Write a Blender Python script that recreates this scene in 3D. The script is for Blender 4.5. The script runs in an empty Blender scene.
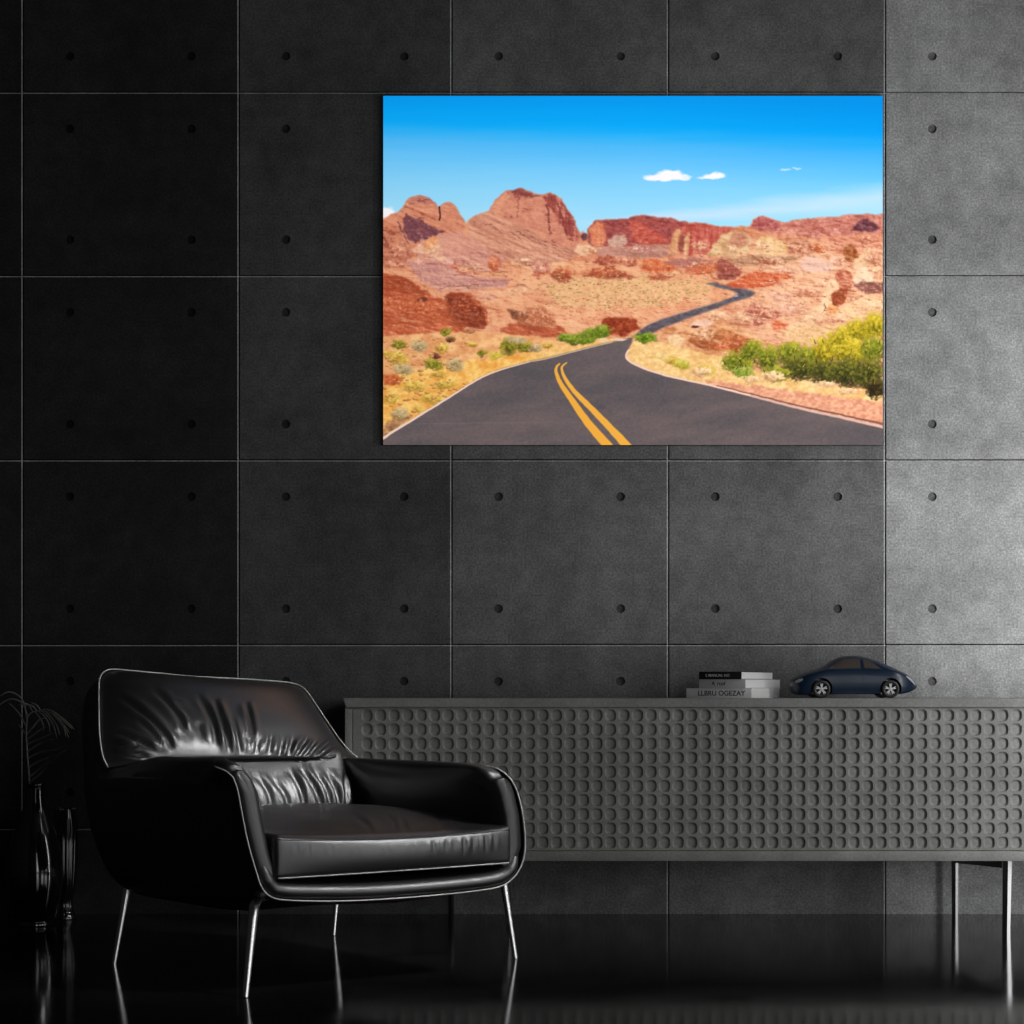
import bpy, bmesh, math, random
import numpy as np
from mathutils import Vector, Matrix

scene = bpy.context.scene
COL = scene.collection
PI = math.pi

# ------------------------------------------------------------------ camera
F_PX = 2000.0            # focal length in pixels of the 1024 px frame
CAM_H = 0.72             # camera height above the floor
CAM_D = 6.4286           # camera distance from the back wall (wall plane: y = 0)
HOR = 690.0              # image row of the horizon

def at(px, py, depth):
    """world point seen at pixel (px, py) of the photograph at a given depth from the camera"""
    return Vector(((px - 512.0) * depth / F_PX, depth - CAM_D, CAM_H - (py - HOR) * depth / F_PX))

cam_data = bpy.data.cameras.new('camera')
cam_data.sensor_width = 36.0
cam_data.lens = 36.0 * F_PX / 1024.0
cam_data.shift_y = (HOR - 512.0) / 1024.0
cam_data.clip_start = 0.05
cam_data.clip_end = 60.0
cam = bpy.data.objects.new('camera', cam_data)
COL.objects.link(cam)
cam.location = (0.0, -CAM_D, CAM_H)
cam.rotation_euler = (PI / 2, 0, 0)
scene.camera = cam

scene.view_settings.view_transform = 'Standard'
scene.view_settings.look = 'None'
scene.view_settings.exposure = 0.0
scene.view_settings.gamma = 1.0
scene.view_settings.use_curve_mapping = False

# ------------------------------------------------------------------ helpers
def link(name, me, parent=None, mat=None, smooth=False):
    o = bpy.data.objects.new(name, me)
    COL.objects.link(o)
    if mat is not None and len(me.materials) == 0:
        me.materials.append(mat)
    if parent is not None:
        o.parent = parent
    if smooth:
        for p in me.polygons:
            p.use_smooth = True
    return o

def from_bm(name, bm, mat=None, parent=None, smooth=False, autosmooth=None):
    me = bpy.data.meshes.new(name)
    bmesh.ops.recalc_face_normals(bm, faces=bm.faces[:])
    bm.to_mesh(me)
    bm.free()
    if autosmooth is not None:
        smooth = True
    o = link(name, me, parent, mat, smooth)
    if autosmooth is not None:
        me.set_sharp_from_angle(angle=autosmooth)
    return o

def from_py(name, verts, faces, mat=None, parent=None, smooth=True, autosmooth=None, recalc=True):
    me = bpy.data.meshes.new(name)
    me.from_pydata([tuple(v) for v in verts], [], [tuple(f) for f in faces])
    if recalc:
        bm = bmesh.new(); bm.from_mesh(me)
        bmesh.ops.recalc_face_normals(bm, faces=bm.faces[:])
        bm.to_mesh(me); bm.free()
    o = link(name, me, parent, mat, smooth or autosmooth is not None)
    if autosmooth is not None:
        me.set_sharp_from_angle(angle=autosmooth)
    return o

def thing(name, label, cat, loc=(0, 0, 0), rotz=0.0, group=None):
    o = bpy.data.objects.new(name, None)
    o.empty_display_size = 0.05
    COL.objects.link(o)
    o.location = loc
    o.rotation_euler = (0, 0, rotz)
    tag(o, label, cat, group)
    return o

def tag(o, label, cat, group=None):
    o['label'] = label
    o['category'] = cat
    if group:
        o['group'] = group
    return o

def struct(o):
    o['kind'] = 'structure'
    return o

def bm_box(bm, x0, x1, y0, y1, z0, z1, bevel=0.0, seg=2):
    r = bmesh.ops.create_cube(bm, size=1.0)
    vs = r['verts']
    for v in vs:
        v.co = Vector((x0 + (v.co.x + .5) * (x1 - x0), y0 + (v.co.y + .5) * (y1 - y0), z0 + (v.co.z + .5) * (z1 - z0)))
    if bevel > 0:
        es = list({e for v in vs for e in v.link_edges})
        bmesh.ops.bevel(bm, geom=es, offset=bevel, segments=seg, profile=.5, affect='EDGES')

def box_obj(name, x0, x1, y0, y1, z0, z1, mat, parent=None, bevel=0.0, seg=2):
    bm = bmesh.new()
    bm_box(bm, x0, x1, y0, y1, z0, z1, bevel, seg)
    return from_bm(name, bm, mat, parent, autosmooth=math.radians(35) if bevel else None)

def lathe(name, prof, mat, parent=None, n=48, rib=None, closed=False):
    """revolve (radius, z) profile around z; rib(theta, k, t) scales the radius"""
    vs, fs = [], []
    m = len(prof)
    for k, (r, z) in enumerate(prof):
        for i in range(n):
            th = 2 * PI * i / n
            rr = r * (rib(th, k / (m - 1.0)) if rib else 1.0)
            vs.append((rr * math.cos(th), rr * math.sin(th), z))
    for k in range(m - 1 if not closed else m):
        k2 = (k + 1) % m
        for i in range(n):
            j = (i + 1) % n
            fs.append((k * n + i, k * n + j, k2 * n + j, k2 * n + i))
    return from_py(name, vs, fs, mat, parent, smooth=True)

def tube(pts, rad, n=8, closed=False):
    """sweep a circle along a polyline; rad is a number or one per point -> verts, faces"""
    P = [Vector(p) for p in pts]
    m = len(P)
    R = [rad] * m if not hasattr(rad, '__len__') else list(rad)
    vs, fs = [], []
    prev = None
    for k in range(m):
        if closed:
            t = P[(k + 1) % m] - P[(k - 1) % m]
        else:
            t = P[min(k + 1, m - 1)] - P[max(k - 1, 0)]
        if t.length < 1e-9:
            t = Vector((0, 0, 1))
        t.normalize()
        if prev is None:
            a = Vector((0, 0, 1)) if abs(t.z) < .9 else Vector((1, 0, 0))
            nrm = (a - t * a.dot(t)).normalized()
        else:
            nrm = prev - t * prev.dot(t)
            nrm = nrm.normalized() if nrm.length > 1e-6 else t.orthogonal().normalized()
        prev = nrm
        b = t.cross(nrm)
        for i in range(n):
            th = 2 * PI * i / n
            vs.append(P[k] + (nrm * math.cos(th) + b * math.sin(th)) * R[k])
    last = m if closed else m - 1
    for k in range(last):
        k2 = (k + 1) % m
        for i in range(n):
            j = (i + 1) % n
            fs.append((k * n + i, k * n + j, k2 * n + j, k2 * n + i))
    if not closed:
        fs.append(tuple(range(n - 1, -1, -1)))
        fs.append(tuple((m - 1) * n + i for i in range(n)))
    return vs, fs

def tube_obj(name, pts, rad, mat, parent=None, n=8, closed=False):
    vs, fs = tube(pts, rad, n, closed)
    return from_py(name, vs, fs, mat, parent, smooth=True)

def spline(pts, n):
    """Catmull-Rom resampling of a polyline to n points (any dimension)"""
    P = np.array([list(p) for p in pts], float)
    m = len(P)
    Q = np.vstack([2 * P[0] - P[1], P, 2 * P[-1] - P[-2]])
    seg = np.linalg.norm(np.diff(P, axis=0), axis=1) ** .5 + 1e-9
    T = np.concatenate([[0], np.cumsum(seg)])
    out = []
    for t in np.linspace(0, T[-1], n):
        k = min(int(np.searchsorted(T, t, side='right')) - 1, m - 2)
        u = (t - T[k]) / seg[k]
        p0, p1, p2, p3 = Q[k], Q[k + 1], Q[k + 2], Q[k + 3]
        out.append(.5 * (2 * p1 + (p2 - p0) * u + (2 * p0 - 5 * p1 + 4 * p2 - p3) * u * u + (3 * p1 - p0 - 3 * p2 + p3) * u ** 3))
    return np.array(out)

def interp(x, xs, ys):
    return float(np.interp(x, xs, ys))

def sstep(a, b, x):
    t = np.clip((x - a) / (b - a), 0, 1)
    return t * t * (3 - 2 * t)

# ------------------------------------------------------------------ materials
def new_mat(name):
    m = bpy.data.materials.new(name)
    m.use_nodes = True
    nt = m.node_tree
    return m, nt, nt.nodes['Principled BSDF']

def setp(b, **kw):
    names = {'color': 'Base Color', 'rough': 'Roughness', 'metal': 'Metallic', 'spec': 'Specular IOR Level', 'ior': 'IOR',
             'coat': 'Coat Weight', 'coat_rough': 'Coat Roughness', 'trans': 'Transmission Weight', 'sheen': 'Sheen Weight', 'alpha': 'Alpha'}
    for k, v in kw.items():
        s = b.inputs[names[k]]
        if k == 'color':
            v = (v, v, v, 1) if not hasattr(v, '__len__') else tuple(v)[:3] + (1,)
        s.default_value = v

def plain(name, color, rough=.5, **kw):
    m, nt, b = new_mat(name)
    setp(b, color=color, rough=rough, **kw)
    return m

def noise_node(nt, scale, detail=4, rough=.55, vec=None, dim='3D'):
    n = nt.nodes.new('ShaderNodeTexNoise')
    n.inputs['Scale'].default_value = scale
    n.inputs['Detail'].default_value = detail
    n.inputs['Roughness'].default_value = rough
    if vec is not None:
        nt.links.new(vec, n.inputs['Vector'])
    return n

def ramp_node(nt, fac, stops):
    r = nt.nodes.new('ShaderNodeValToRGB')
    cr = r.color_ramp
    while len(cr.elements) > 1:
        cr.elements.remove(cr.elements[-1])
    for i, (p, c) in enumerate(stops):
        e = cr.elements[0] if i == 0 else cr.elements.new(p)
        e.position = p
        e.color = (c, c, c, 1) if not hasattr(c, '__len__') else tuple(c) + (1,)
    nt.links.new(fac, r.inputs['Fac'])
    return r

def mix_mul(nt, a, b, fac=1.0):
    n = nt.nodes.new('ShaderNodeMix')
    n.data_type = 'RGBA'
    n.blend_type = 'MULTIPLY'
    n.inputs['Factor'].default_value = fac
    nt.links.new(a, n.inputs[6])
    nt.links.new(b, n.inputs[7])
    return n.outputs[2]

def add_bump(nt, b, height, strength, dist):
    bp = nt.nodes.new('ShaderNodeBump')
    bp.inputs['Strength'].default_value = strength
    bp.inputs['Distance'].default_value = dist
    nt.links.new(height, bp.inputs['Height'])
    nt.links.new(bp.outputs['Normal'], b.inputs['Normal'])
    return bp

def obj_coord(nt):
    t = nt.nodes.new('ShaderNodeTexCoord')
    return t.outputs['Object']
# ================================================================== the room
def concrete(name, base, spread=.45, speck=True):
    m, nt, b = new_mat(name)
    co = obj_coord(nt)
    big = noise_node(nt, 2.1, 7, .62, co)
    r1 = ramp_node(nt, big.outputs['Fac'], [(.30, 1 - spread * .75), (.5, 1.0), (.72, 1 + spread * .8)])
    fine = noise_node(nt, 150, 3, .7, co)
    r2 = ramp_node(nt, fine.outputs['Fac'], [(.30, .60), (.5, 1.0), (.68, 1.45)])
    mid = noise_node(nt, 16, 6, .65, co)
    r3 = ramp_node(nt, mid.outputs['Fac'], [(.32, .80), (.5, 1.0), (.70, 1.22)])
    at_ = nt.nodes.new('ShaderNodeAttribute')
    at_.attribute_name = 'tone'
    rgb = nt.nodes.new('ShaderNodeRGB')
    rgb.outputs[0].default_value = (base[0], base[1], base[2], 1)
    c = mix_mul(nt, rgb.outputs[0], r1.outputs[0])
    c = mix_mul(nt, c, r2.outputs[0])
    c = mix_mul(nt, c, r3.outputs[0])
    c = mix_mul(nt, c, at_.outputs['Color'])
    nt.links.new(c, b.inputs['Base Color'])
    setp(b, rough=.66, spec=.2)
    add_bump(nt, b, fine.outputs['Fac'], .25, .0015)
    return m

M_CONC = concrete('dark_concrete', (.30, .305, .305))
M_CONC_PLAIN = plain('charcoal_plaster', .06, .8)
M_BLACK = plain('joint_black', .01, .8)

WALL_PX = 6.4286 / F_PX
JX = [(x - 512) * WALL_PX for x in (-408, -192.5, 22.5, 238.5, 451.3, 668, 885, 1100.5, 1316)]
JZ = [CAM_H - (y - HOR) * WALL_PX for y in (914.0, 829.0, 645.0, 460.3, 276.0, 92.5, -91.7, -276)]
ROOM_X0, ROOM_X1, ROOM_Z1 = JX[0], 2.45, JZ[-1]

def wall_panels():
    bm = bmesh.new()
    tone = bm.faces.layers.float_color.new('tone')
    rng = random.Random(5)
    gap, bev = .0034, .0014
    hole_r, hole_d = .0142, .008
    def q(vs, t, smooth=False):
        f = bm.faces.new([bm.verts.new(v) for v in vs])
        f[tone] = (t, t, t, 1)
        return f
    for i in range(len(JX) - 1):
        x0, x1 = JX[i] + gap, min(JX[i + 1], ROOM_X1) - gap
        if x0 >= ROOM_X1 - .02:
            continue
        for j in range(len(JZ) - 1):
            z0, z1 = JZ[j] + gap, JZ[j + 1] - gap
            t = (.12, .12, .14, .42, .66, .70, 1.68, 1.8, 1.8)[i] * (1 + rng.uniform(-.07, .07))  # slab tones per column, with the light's leftward falloff put into them
            if j == 0:
                z0 = 0.0
            fx0, fx1, fz0, fz1 = x0 + bev, x1 - bev, (z0 + bev if j else 0.0), z1 - bev
            # bevelled rim and the sides going back into the joint
            o = [(x0, bev, z0), (x1, bev, z0), (x1, bev, z1), (x0, bev, z1)]
            n = [(fx0, 0, fz0), (fx1, 0, fz0), (fx1, 0, fz1), (fx0, 0, fz1)]
            bk = [(a, .012, c) for a, _, c in o]
            for k in range(4):
                l = (k + 1) % 4
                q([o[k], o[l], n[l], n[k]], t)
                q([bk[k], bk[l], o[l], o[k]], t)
            # the face, with round formwork tie holes
            insx, insz = 47.3 * WALL_PX, 36.3 * WALL_PX
            full_x = JX[i + 1] - JX[i]
            hxs = [JX[i] + insx, JX[i] + full_x - insx]
            hzs = [z1 - gap - insz] if j == 0 else [JZ[j] + insz, JZ[j + 1] - insz]
            if j == 0:
                hzs = []
            hxs = [h for h in hxs if h < fx1 - .03]
            s = .024
            xs = [fx0] + [v for h in hxs for v in (h - s, h + s)] + [fx1]
            zs = [fz0] + [v for h in hzs for v in (h - s, h + s)] + [fz1]
            for a in range(len(xs) - 1):
                for c in range(len(zs) - 1):
                    if a % 2 == 1 and c % 2 == 1:
                        cx, cz = (xs[a] + xs[a + 1]) / 2, (zs[c] + zs[c + 1]) / 2
                        N = 24
                        ring = [(cx + hole_r * math.cos(2 * PI * k / N + PI / 4), cz + hole_r * math.sin(2 * PI * k / N + PI / 4)) for k in range(N)]
                        cor = [(xs[a + 1], zs[c + 1]), (xs[a], zs[c + 1]), (xs[a], zs[c]), (xs[a + 1], zs[c])]
                        for k in range(4):
                            arc = [ring[(k * 6 + m) % N] for m in range(7)]
                            k2 = (k + 1) % 4
                            pts = [(cor[k][0], 0, cor[k][1])] + [(u, 0, w) for u, w in arc] + [(cor[k2][0], 0, cor[k2][1])]
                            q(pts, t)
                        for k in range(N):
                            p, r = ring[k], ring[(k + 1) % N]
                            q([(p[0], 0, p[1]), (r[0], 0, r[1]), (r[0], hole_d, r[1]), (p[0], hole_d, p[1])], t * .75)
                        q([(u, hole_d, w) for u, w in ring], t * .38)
                    else:
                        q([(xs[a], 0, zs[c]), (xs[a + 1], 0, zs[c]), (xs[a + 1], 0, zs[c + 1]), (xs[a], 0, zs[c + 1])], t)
    # thin pale metal reveals set in one half of every joint
    for x in JX[1:-1]:
        if x < ROOM_X1 - .02:
            q([(x - gap, .0012, JZ[0]), (x - .0003, .0012, JZ[0]), (x - .0003, .0012, JZ[-1]), (x - gap, .0012, JZ[-1])], 2.6)
            q([(x - .0003, .0012, JZ[0]), (x - .0003, .012, JZ[0]), (x - .0003, .012, JZ[-1]), (x - .0003, .0012, JZ[-1])], .2)
    for z in JZ[1:-1]:
        q([(JX[0], .0016, z - gap), (ROOM_X1, .0016, z - gap), (ROOM_X1, .0016, z - .0006), (JX[0], .0016, z - .0006)], 1.9)
        q([(JX[0], .0016, z - .0006), (ROOM_X1, .0016, z - .0006), (ROOM_X1, .012, z - .0006), (JX[0], .012, z - .0006)], .2)
    # backing behind the joints
    f = q([(JX[0], .012, JZ[0]), (ROOM_X1, .012, JZ[0]), (ROOM_X1, .012, JZ[-1]), (JX[0], .012, JZ[-1])], .12)
    bm_box(bm, JX[0], ROOM_X1, .05, .15, JZ[0], JZ[-1])
    bmesh.ops.remove_doubles(bm, verts=bm.verts[:], dist=1e-5)
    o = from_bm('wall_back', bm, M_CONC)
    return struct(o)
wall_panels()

# floor: polished near-black resin
def floor_mat():
    m, nt, b = new_mat('polished_black_floor')
    co = obj_coord(nt)
    n = noise_node(nt, 5, 5, .6, co)
    r = ramp_node(nt, n.outputs['Fac'], [(.3, .010), (.7, .016)])
    nt.links.new(r.outputs[0], b.inputs['Base Color'])
    r2 = ramp_node(nt, n.outputs['Fac'], [(.3, .07), (.7, .11)])
    nt.links.new(r2.outputs[0], b.inputs['Roughness'])
    setp(b, spec=.2)
    return m
M_FLOOR = floor_mat()
struct(box_obj('floor', ROOM_X0, ROOM_X1, -6.9, .15, -.12, 0.0, M_FLOOR))

A_POWER, B_POWER, C_POWER, SPOT_POWER = 21.5, 2.1, 13.0, 745.0
WIN_Y0, WIN_Y1, WIN_Z0, WIN_Z1 = -3.35, -2.25, .1, 2.3
X0, X1 = ROOM_X1, ROOM_X1 + .15
bm = bmesh.new()
bm_box(bm, X0, X1, WIN_Y1, .15, 0, ROOM_Z1)
bm_box(bm, X0, X1, -3.9, WIN_Y0, 0, ROOM_Z1)
bm_box(bm, X0, X1, -6.9, -5.2, 0, ROOM_Z1)
for y0, y1 in ((WIN_Y0, WIN_Y1), (-5.2, -3.9)):
    bm_box(bm, X0, X1, y0, y1, 0, WIN_Z0)
    bm_box(bm, X0, X1, y0, y1, WIN_Z1, ROOM_Z1)
struct(from_bm('wall_right', bm, M_CONC_PLAIN))
fw = .04
M_WINF = plain('window_frame_black', .02, .4)
for nm, wy0, wy1 in (('window_1', WIN_Y0, WIN_Y1), ('added_opening_2', -5.2, -3.9)):  # first is the room's window, second an opening added for fill light
    bm = bmesh.new()
    for y0, y1, z0, z1 in ((wy0, wy0 + fw, WIN_Z0, WIN_Z1), (wy1 - fw, wy1, WIN_Z0, WIN_Z1), (wy0 + fw, wy1 - fw, WIN_Z0, WIN_Z0 + fw), (wy0 + fw, wy1 - fw, WIN_Z1 - fw, WIN_Z1)):
        bm_box(bm, X0 + .04, X0 + .10, y0, y1, z0, z1)
    struct(from_bm(nm, bm, M_WINF))
bm = bmesh.new()
FX0, FX1 = 1.0, 2.1
bm_box(bm, ROOM_X0, FX0, -7.05, -6.9, 0, ROOM_Z1)
bm_box(bm, FX1, ROOM_X1, -7.05, -6.9, 0, ROOM_Z1)
bm_box(bm, FX0, FX1, -7.05, -6.9, 0, WIN_Z0)
bm_box(bm, FX0, FX1, -7.05, -6.9, WIN_Z1, ROOM_Z1)
struct(from_bm('wall_front', bm, M_CONC_PLAIN))
bm = bmesh.new()
for x0, x1, z0, z1 in ((FX0, FX0 + fw, WIN_Z0, WIN_Z1), (FX1 - fw, FX1, WIN_Z0, WIN_Z1), (FX0 + fw, FX1 - fw, WIN_Z0, WIN_Z0 + fw), (FX0 + fw, FX1 - fw, WIN_Z1 - fw, WIN_Z1)):
    bm_box(bm, x0, x1, -7.0, -6.94, z0, z1)
struct(from_bm('added_opening_3', bm, M_WINF))  # unseen opening added to let in fill from the front
struct(box_obj('wall_left', ROOM_X0 - .15, ROOM_X0, -6.9, .15, 0, ROOM_Z1, M_CONC_PLAIN))
struct(box_obj('ceiling', ROOM_X0, ROOM_X1, -6.9, .15, ROOM_Z1, ROOM_Z1 + .12, M_CONC_PLAIN))
# added unseen lights for wall and chair; daylight through the first window
def area(name, loc, aim, sx, sz, energy, spread=180, color=(1, 1, 1)):
    ld = bpy.data.lights.new(name, 'AREA')
    ld.shape = 'RECTANGLE'
    ld.size, ld.size_y = sx, sz
    ld.energy = energy
    ld.spread = math.radians(spread)
    ld.color = color
    lo = bpy.data.objects.new(name, ld)
    COL.objects.link(lo)
    lo.location = loc
    lo.rotation_euler = Vector(aim).to_track_quat('-Z', 'Y').to_euler()
    return lo
area('added_wall_strip', (2.2, -1.38, 1.12), (0, 1, 0), .3, 2.1, A_POWER, 180)  # added strip light that makes the wall's falloff from the right
area('added_chair_light', (2.0, -2.4, 3.1), (-2.35, 1.15, -2.55), .85, .85, B_POWER, 18)  # added light for the highlights on the leather
area('daylight_and_fill', (X1 - .03, (WIN_Y0 + WIN_Y1) / 2, (WIN_Z0 + WIN_Z1) / 2), (-1, 0, 0), WIN_Y1 - WIN_Y0, WIN_Z1 - WIN_Z0, C_POWER, 180)

W2 = (-5.2, -3.9)
W3 = (1.0, 2.1)
area('daylight_and_fill', (X1 - .03, sum(W2) / 2, (WIN_Z0 + WIN_Z1) / 2), (-1, 0, 0), W2[1] - W2[0], WIN_Z1 - WIN_Z0, C_POWER * 1.6, 180)  # added fill through the second opening
area('daylight_and_fill', ((W3[0] + W3[1]) / 2, -6.9 + .03, (WIN_Z0 + WIN_Z1) / 2), (0, 1, 0), W3[1] - W3[0], WIN_Z1 - WIN_Z0, C_POWER * 1.3, 180)  # added frontal fill behind the camera

w = bpy.data.worlds.new('world')
scene.world = w
w.use_nodes = True
w.node_tree.nodes['Background'].inputs[0].default_value = (.7, .8, 1, 1)
w.node_tree.nodes['Background'].inputs[1].default_value = 0.004
# ================================================================== sideboard
SB_D = 5.935                         # depth of its front face from the camera
SBP = SB_D / F_PX
def sbx(px): return (px - 512) * SBP
def sbz(py): return CAM_H - (py - HOR) * SBP
SB_Y = SB_D - CAM_D                  # front face plane
SB_TOP = sbz(698.3)
SB_X0, SB_X1 = sbx(344.5), sbx(1160)
SB_BACK = -.03

def grey_lacquer():
    m, nt, b = new_mat('matte_grey_lacquer')
    co = obj_coord(nt)
    n = noise_node(nt, 6, 6, .65, co)
    r = ramp_node(nt, n.outputs['Fac'], [(.3, .82), (.5, 1.0), (.7, 1.18)])
    f = noise_node(nt, 130, 3, .65, co)
    r2 = ramp_node(nt, f.outputs['Fac'], [(.3, .86), (.7, 1.14)])
    rgb = nt.nodes.new('ShaderNodeRGB')
    rgb.outputs[0].default_value = (.275, .275, .262, 1)
    c = mix_mul(nt, rgb.outputs[0], r.outputs[0])
    c = mix_mul(nt, c, r2.outputs[0])
    nt.links.new(c, b.inputs['Base Color'])
    setp(b, rough=.5, spec=.35)
    add_bump(nt, b, f.outputs['Fac'], .12, .001)
    return m
M_SB = grey_lacquer()
M_CHROME = plain('polished_steel', (.88, .88, .89), .09, metal=1.0)
M_DARKMETAL = plain('black_steel', .015, .35)

sb = thing('sideboard', 'long grey sideboard with dimpled front panel on slim steel legs, against the concrete wall', 'sideboard',
           (sbx(750), (SB_Y + SB_BACK) / 2, 0))
SBO = Vector(sb.location)
def sbbox(name, x0, x1, y0, y1, z0, z1, mat, parent=sb, bevel=.001):
    return box_obj(name, x0 - SBO.x, x1 - SBO.x, y0 - SBO.y, y1 - SBO.y, z0, z1, mat, parent, bevel)
zt = sbz(707.3)
# top slab, its left end cut to a slant
bm = bmesh.new()
bm_box(bm, sbx(343), SB_X1 + .004, SB_Y - .004, SB_BACK, zt, SB_TOP)
for v in bm.verts:
    if v.co.x < sbx(344) and v.co.z < zt + .005:
        v.co.x += 3.4 * SBP
bmesh.ops.bevel(bm, geom=bm.edges[:], offset=.0012, segments=2, affect='EDGES')
for v in bm.verts:
    v.co -= SBO
from_bm('top_slab', bm, M_SB, sb, autosmooth=math.radians(30))
zb0, zb1 = sbz(861), sbz(851)
zp0, zp1 = sbz(850.4), sbz(708.8)
# carcass (recessed core, stiles, bottom rail)
bm = bmesh.new()
bm_box(bm, SB_X0, SB_X1, SB_Y + .012, SB_BACK, zb0 + .002, zt)
bm_box(bm, sbx(345), sbx(352.3), SB_Y, SB_Y + .013, zb1, zp1, .0008)
bm_box(bm, sbx(1151), SB_X1, SB_Y, SB_Y + .013, zb1, zp1, .0008)
for v in bm.verts:
    v.co -= SBO
from_bm('carcass', bm, M_SB, sb, autosmooth=math.radians(30))
sbbox('bottom_rail', SB_X0, SB_X1, SB_Y - .001, SB_Y + .02, zb0, zb1, M_SB)

# dimpled front panel: rounded-square dishes pressed into a flat sheet
def dimple_panel():
    bm = bmesh.new()
    px0, px1 = 353.2, 1150.2
    pitch, vp = 13.53, 14.14
    cx0 = 366.9 - pitch / 2
    ncol = int((px1 - 360.1) // pitch)
    N = 24
    # unit outline, superellipse
    def outline(rx, rz, e):
        out = []
        for k in range(N):
            th = 2 * PI * k / N + PI / 4
            c, s = math.cos(th), math.sin(th)
            out.append((rx * math.copysign(abs(c) ** (2 / e), c), rz * math.copysign(abs(s) ** (2 / e), s)))
        return out
    rings = [outline(5.75, 6.25, 2.6), outline(5.4, 5.9, 2.6), outline(4.95, 5.45, 2.5), outline(4.2, 4.7, 2.4), outline(2.4, 2.7, 2.2)]
    deps = [0.0, .0024, .0064, .0080, .0068]
    yf = SB_Y + .001
    cache = {}
    def V(x, y, z):
        k = (round(x, 5), round(y, 5), round(z, 5))
        if k not in cache:
            cache[k] = bm.verts.new((x - SBO.x, y - SBO.y, z))
        return cache[k]
    y0 = 715.4
    for i in range(ncol):
        for j in range(10):
            cx, cy = 366.9 + i * pitch, y0 + j * vp
            L, R, T, B = cx - pitch / 2, cx + pitch / 2, cy - vp / 2, cy + vp / 2
            cor = [(R, T), (L, T), (L, B), (R, B)]
            rv = []
            for rg, d in zip(rings, deps):
                rv.append([V(sbx(cx + u), yf + d, sbz(cy - w_)) for u, w_ in rg])
            for k in range(4):
                k2 = (k + 1) % 4
                arc = [rv[0][(k * 6 + m) % N] for m in range(7)]
                bm.faces.new([V(sbx(cor[k][0]), yf, sbz(cor[k][1]))] + arc + [V(sbx(cor[k2][0]), yf, sbz(cor[k2][1]))])
            for a in range(len(rv) - 1):
                for k in range(N):
                    k2 = (k + 1) % N
                    f = bm.faces.new([rv[a][k], rv[a][k2], rv[a + 1][k2], rv[a + 1][k]])
                    f.smooth = True
            f = bm.faces.new(rv[-1]); f.smooth = True
    # plain margins round the field of dimples and returns into the carcass
    fx0, fx1 = 366.9 - pitch / 2, 366.9 + (ncol - .5) * pitch
    fy0, fy1 = y0 - vp / 2, y0 + 9.5 * vp
    def Q(a, b, c, d, ya=yf, yb=yf):
        bm.faces.new([bm.verts.new((sbx(p[0]) - SBO.x, p[1] - SBO.y, sbz(p[2]))) for p in (a, b, c, d)])
    X0, X1, Y0, Y1 = px0, px1, 708.9, 850.3
    Q((X0, yf, Y0), (fx0, yf, Y0), (fx0, yf, Y1), (X0, yf, Y1))
    Q((fx1, yf, Y0), (X1, yf, Y0), (X1, yf, Y1), (fx1, yf, Y1))
    if fy0 > Y0 + .01:
        Q((fx0, yf, Y0), (fx1, yf, Y0), (fx1, yf, fy0), (fx0, yf, fy0))
    if fy1 < Y1 - .01:
        Q((fx0, yf, fy1), (fx1, yf, fy1), (fx1, yf, Y1), (fx0, yf, Y1))
    yb = SB_Y + .0125
    for a, b in (((X0, Y0), (X1, Y0)), ((X1, Y0), (X1, Y1)), ((X1, Y1), (X0, Y1)), ((X0, Y1), (X0, Y0))):
        Q((a[0], yf, a[1]), (b[0], yf, b[1]), (b[0], yb, b[1]), (a[0], yb, a[1]))
    Q((X0, yb, Y0), (X1, yb, Y0), (X1, yb, Y1), (X0, yb, Y1))
    bmesh.ops.recalc_face_normals(bm, faces=bm.faces[:])
    me = bpy.data.meshes.new('dimpled_front_panel')
    bm.to_mesh(me); bm.free()
    o = link('dimpled_front_panel', me, sb, M_SB)
    return o
dimple_panel()

# two leg frames of flat steel bar: front leg, rear leg and the bar joining them
def leg_frame(ft, fb, rt, rb, fy, ry):
    """pixel columns of front leg top/foot and rear leg top/foot, rows of the feet"""
    df, dr = CAM_H * F_PX / (fy - HOR), CAM_H * F_PX / (ry - HOR)
    def leg(cx_top, cx_foot, d, w, t, nm):
        xt, xf = (cx_top - 512) * d / F_PX, (cx_foot - 512) * d / F_PX
        y = d - CAM_D
        # bar with one canted left-hand face
        prof = [(-w / 2, t / 2), (w / 2, t / 2), (w / 2, -t / 2), (w * .06, -t / 2), (-w / 2, t * .1)]
        vs, m = [], len(prof)
        for z in (0.0, zb0 + .001):
            k = z / zb0
            for px_, py_ in prof:
                vs.append((px_ * (.85 + .15 * k) + xf + (xt - xf) * k - SBO.x, y + py_ - SBO.y, z))
        fs = [(q_, (q_ + 1) % m, m + (q_ + 1) % m, m + q_) for q_ in range(m)] + [tuple(range(m)), tuple(range(m, 2 * m))]
        from_py(nm, vs, fs, M_CHROME, sb, smooth=False)
        return Vector((xt, y, 0))
    a = leg(ft, fb, df, .025, .016, 'leg')
    b = leg(rt, rb, dr, .020, .016, 'leg')
    bm = bmesh.new()
    dirv = (b - a); L = dirv.length; dirv.normalize()
    sd = Vector((-dirv.y, dirv.x, 0)) * .006
    vs = []
    for p in (a, b):
        for s in (-1, 1):
            for z in (zb0 - (.024 if p is a else .042), zb0 + .001):
                vs.append(bm.verts.new(Vector((p.x, p.y, z)) + sd * s - SBO))
    for f in ((0, 1, 3, 2), (4, 5, 7, 6), (0, 1, 5, 4), (2, 3, 7, 6), (0, 2, 6, 4), (1, 3, 7, 5)):
        bm.faces.new([vs[k] for k in f])
    from_bm('leg_bar', bm, M_DARKMETAL, sb)
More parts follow.
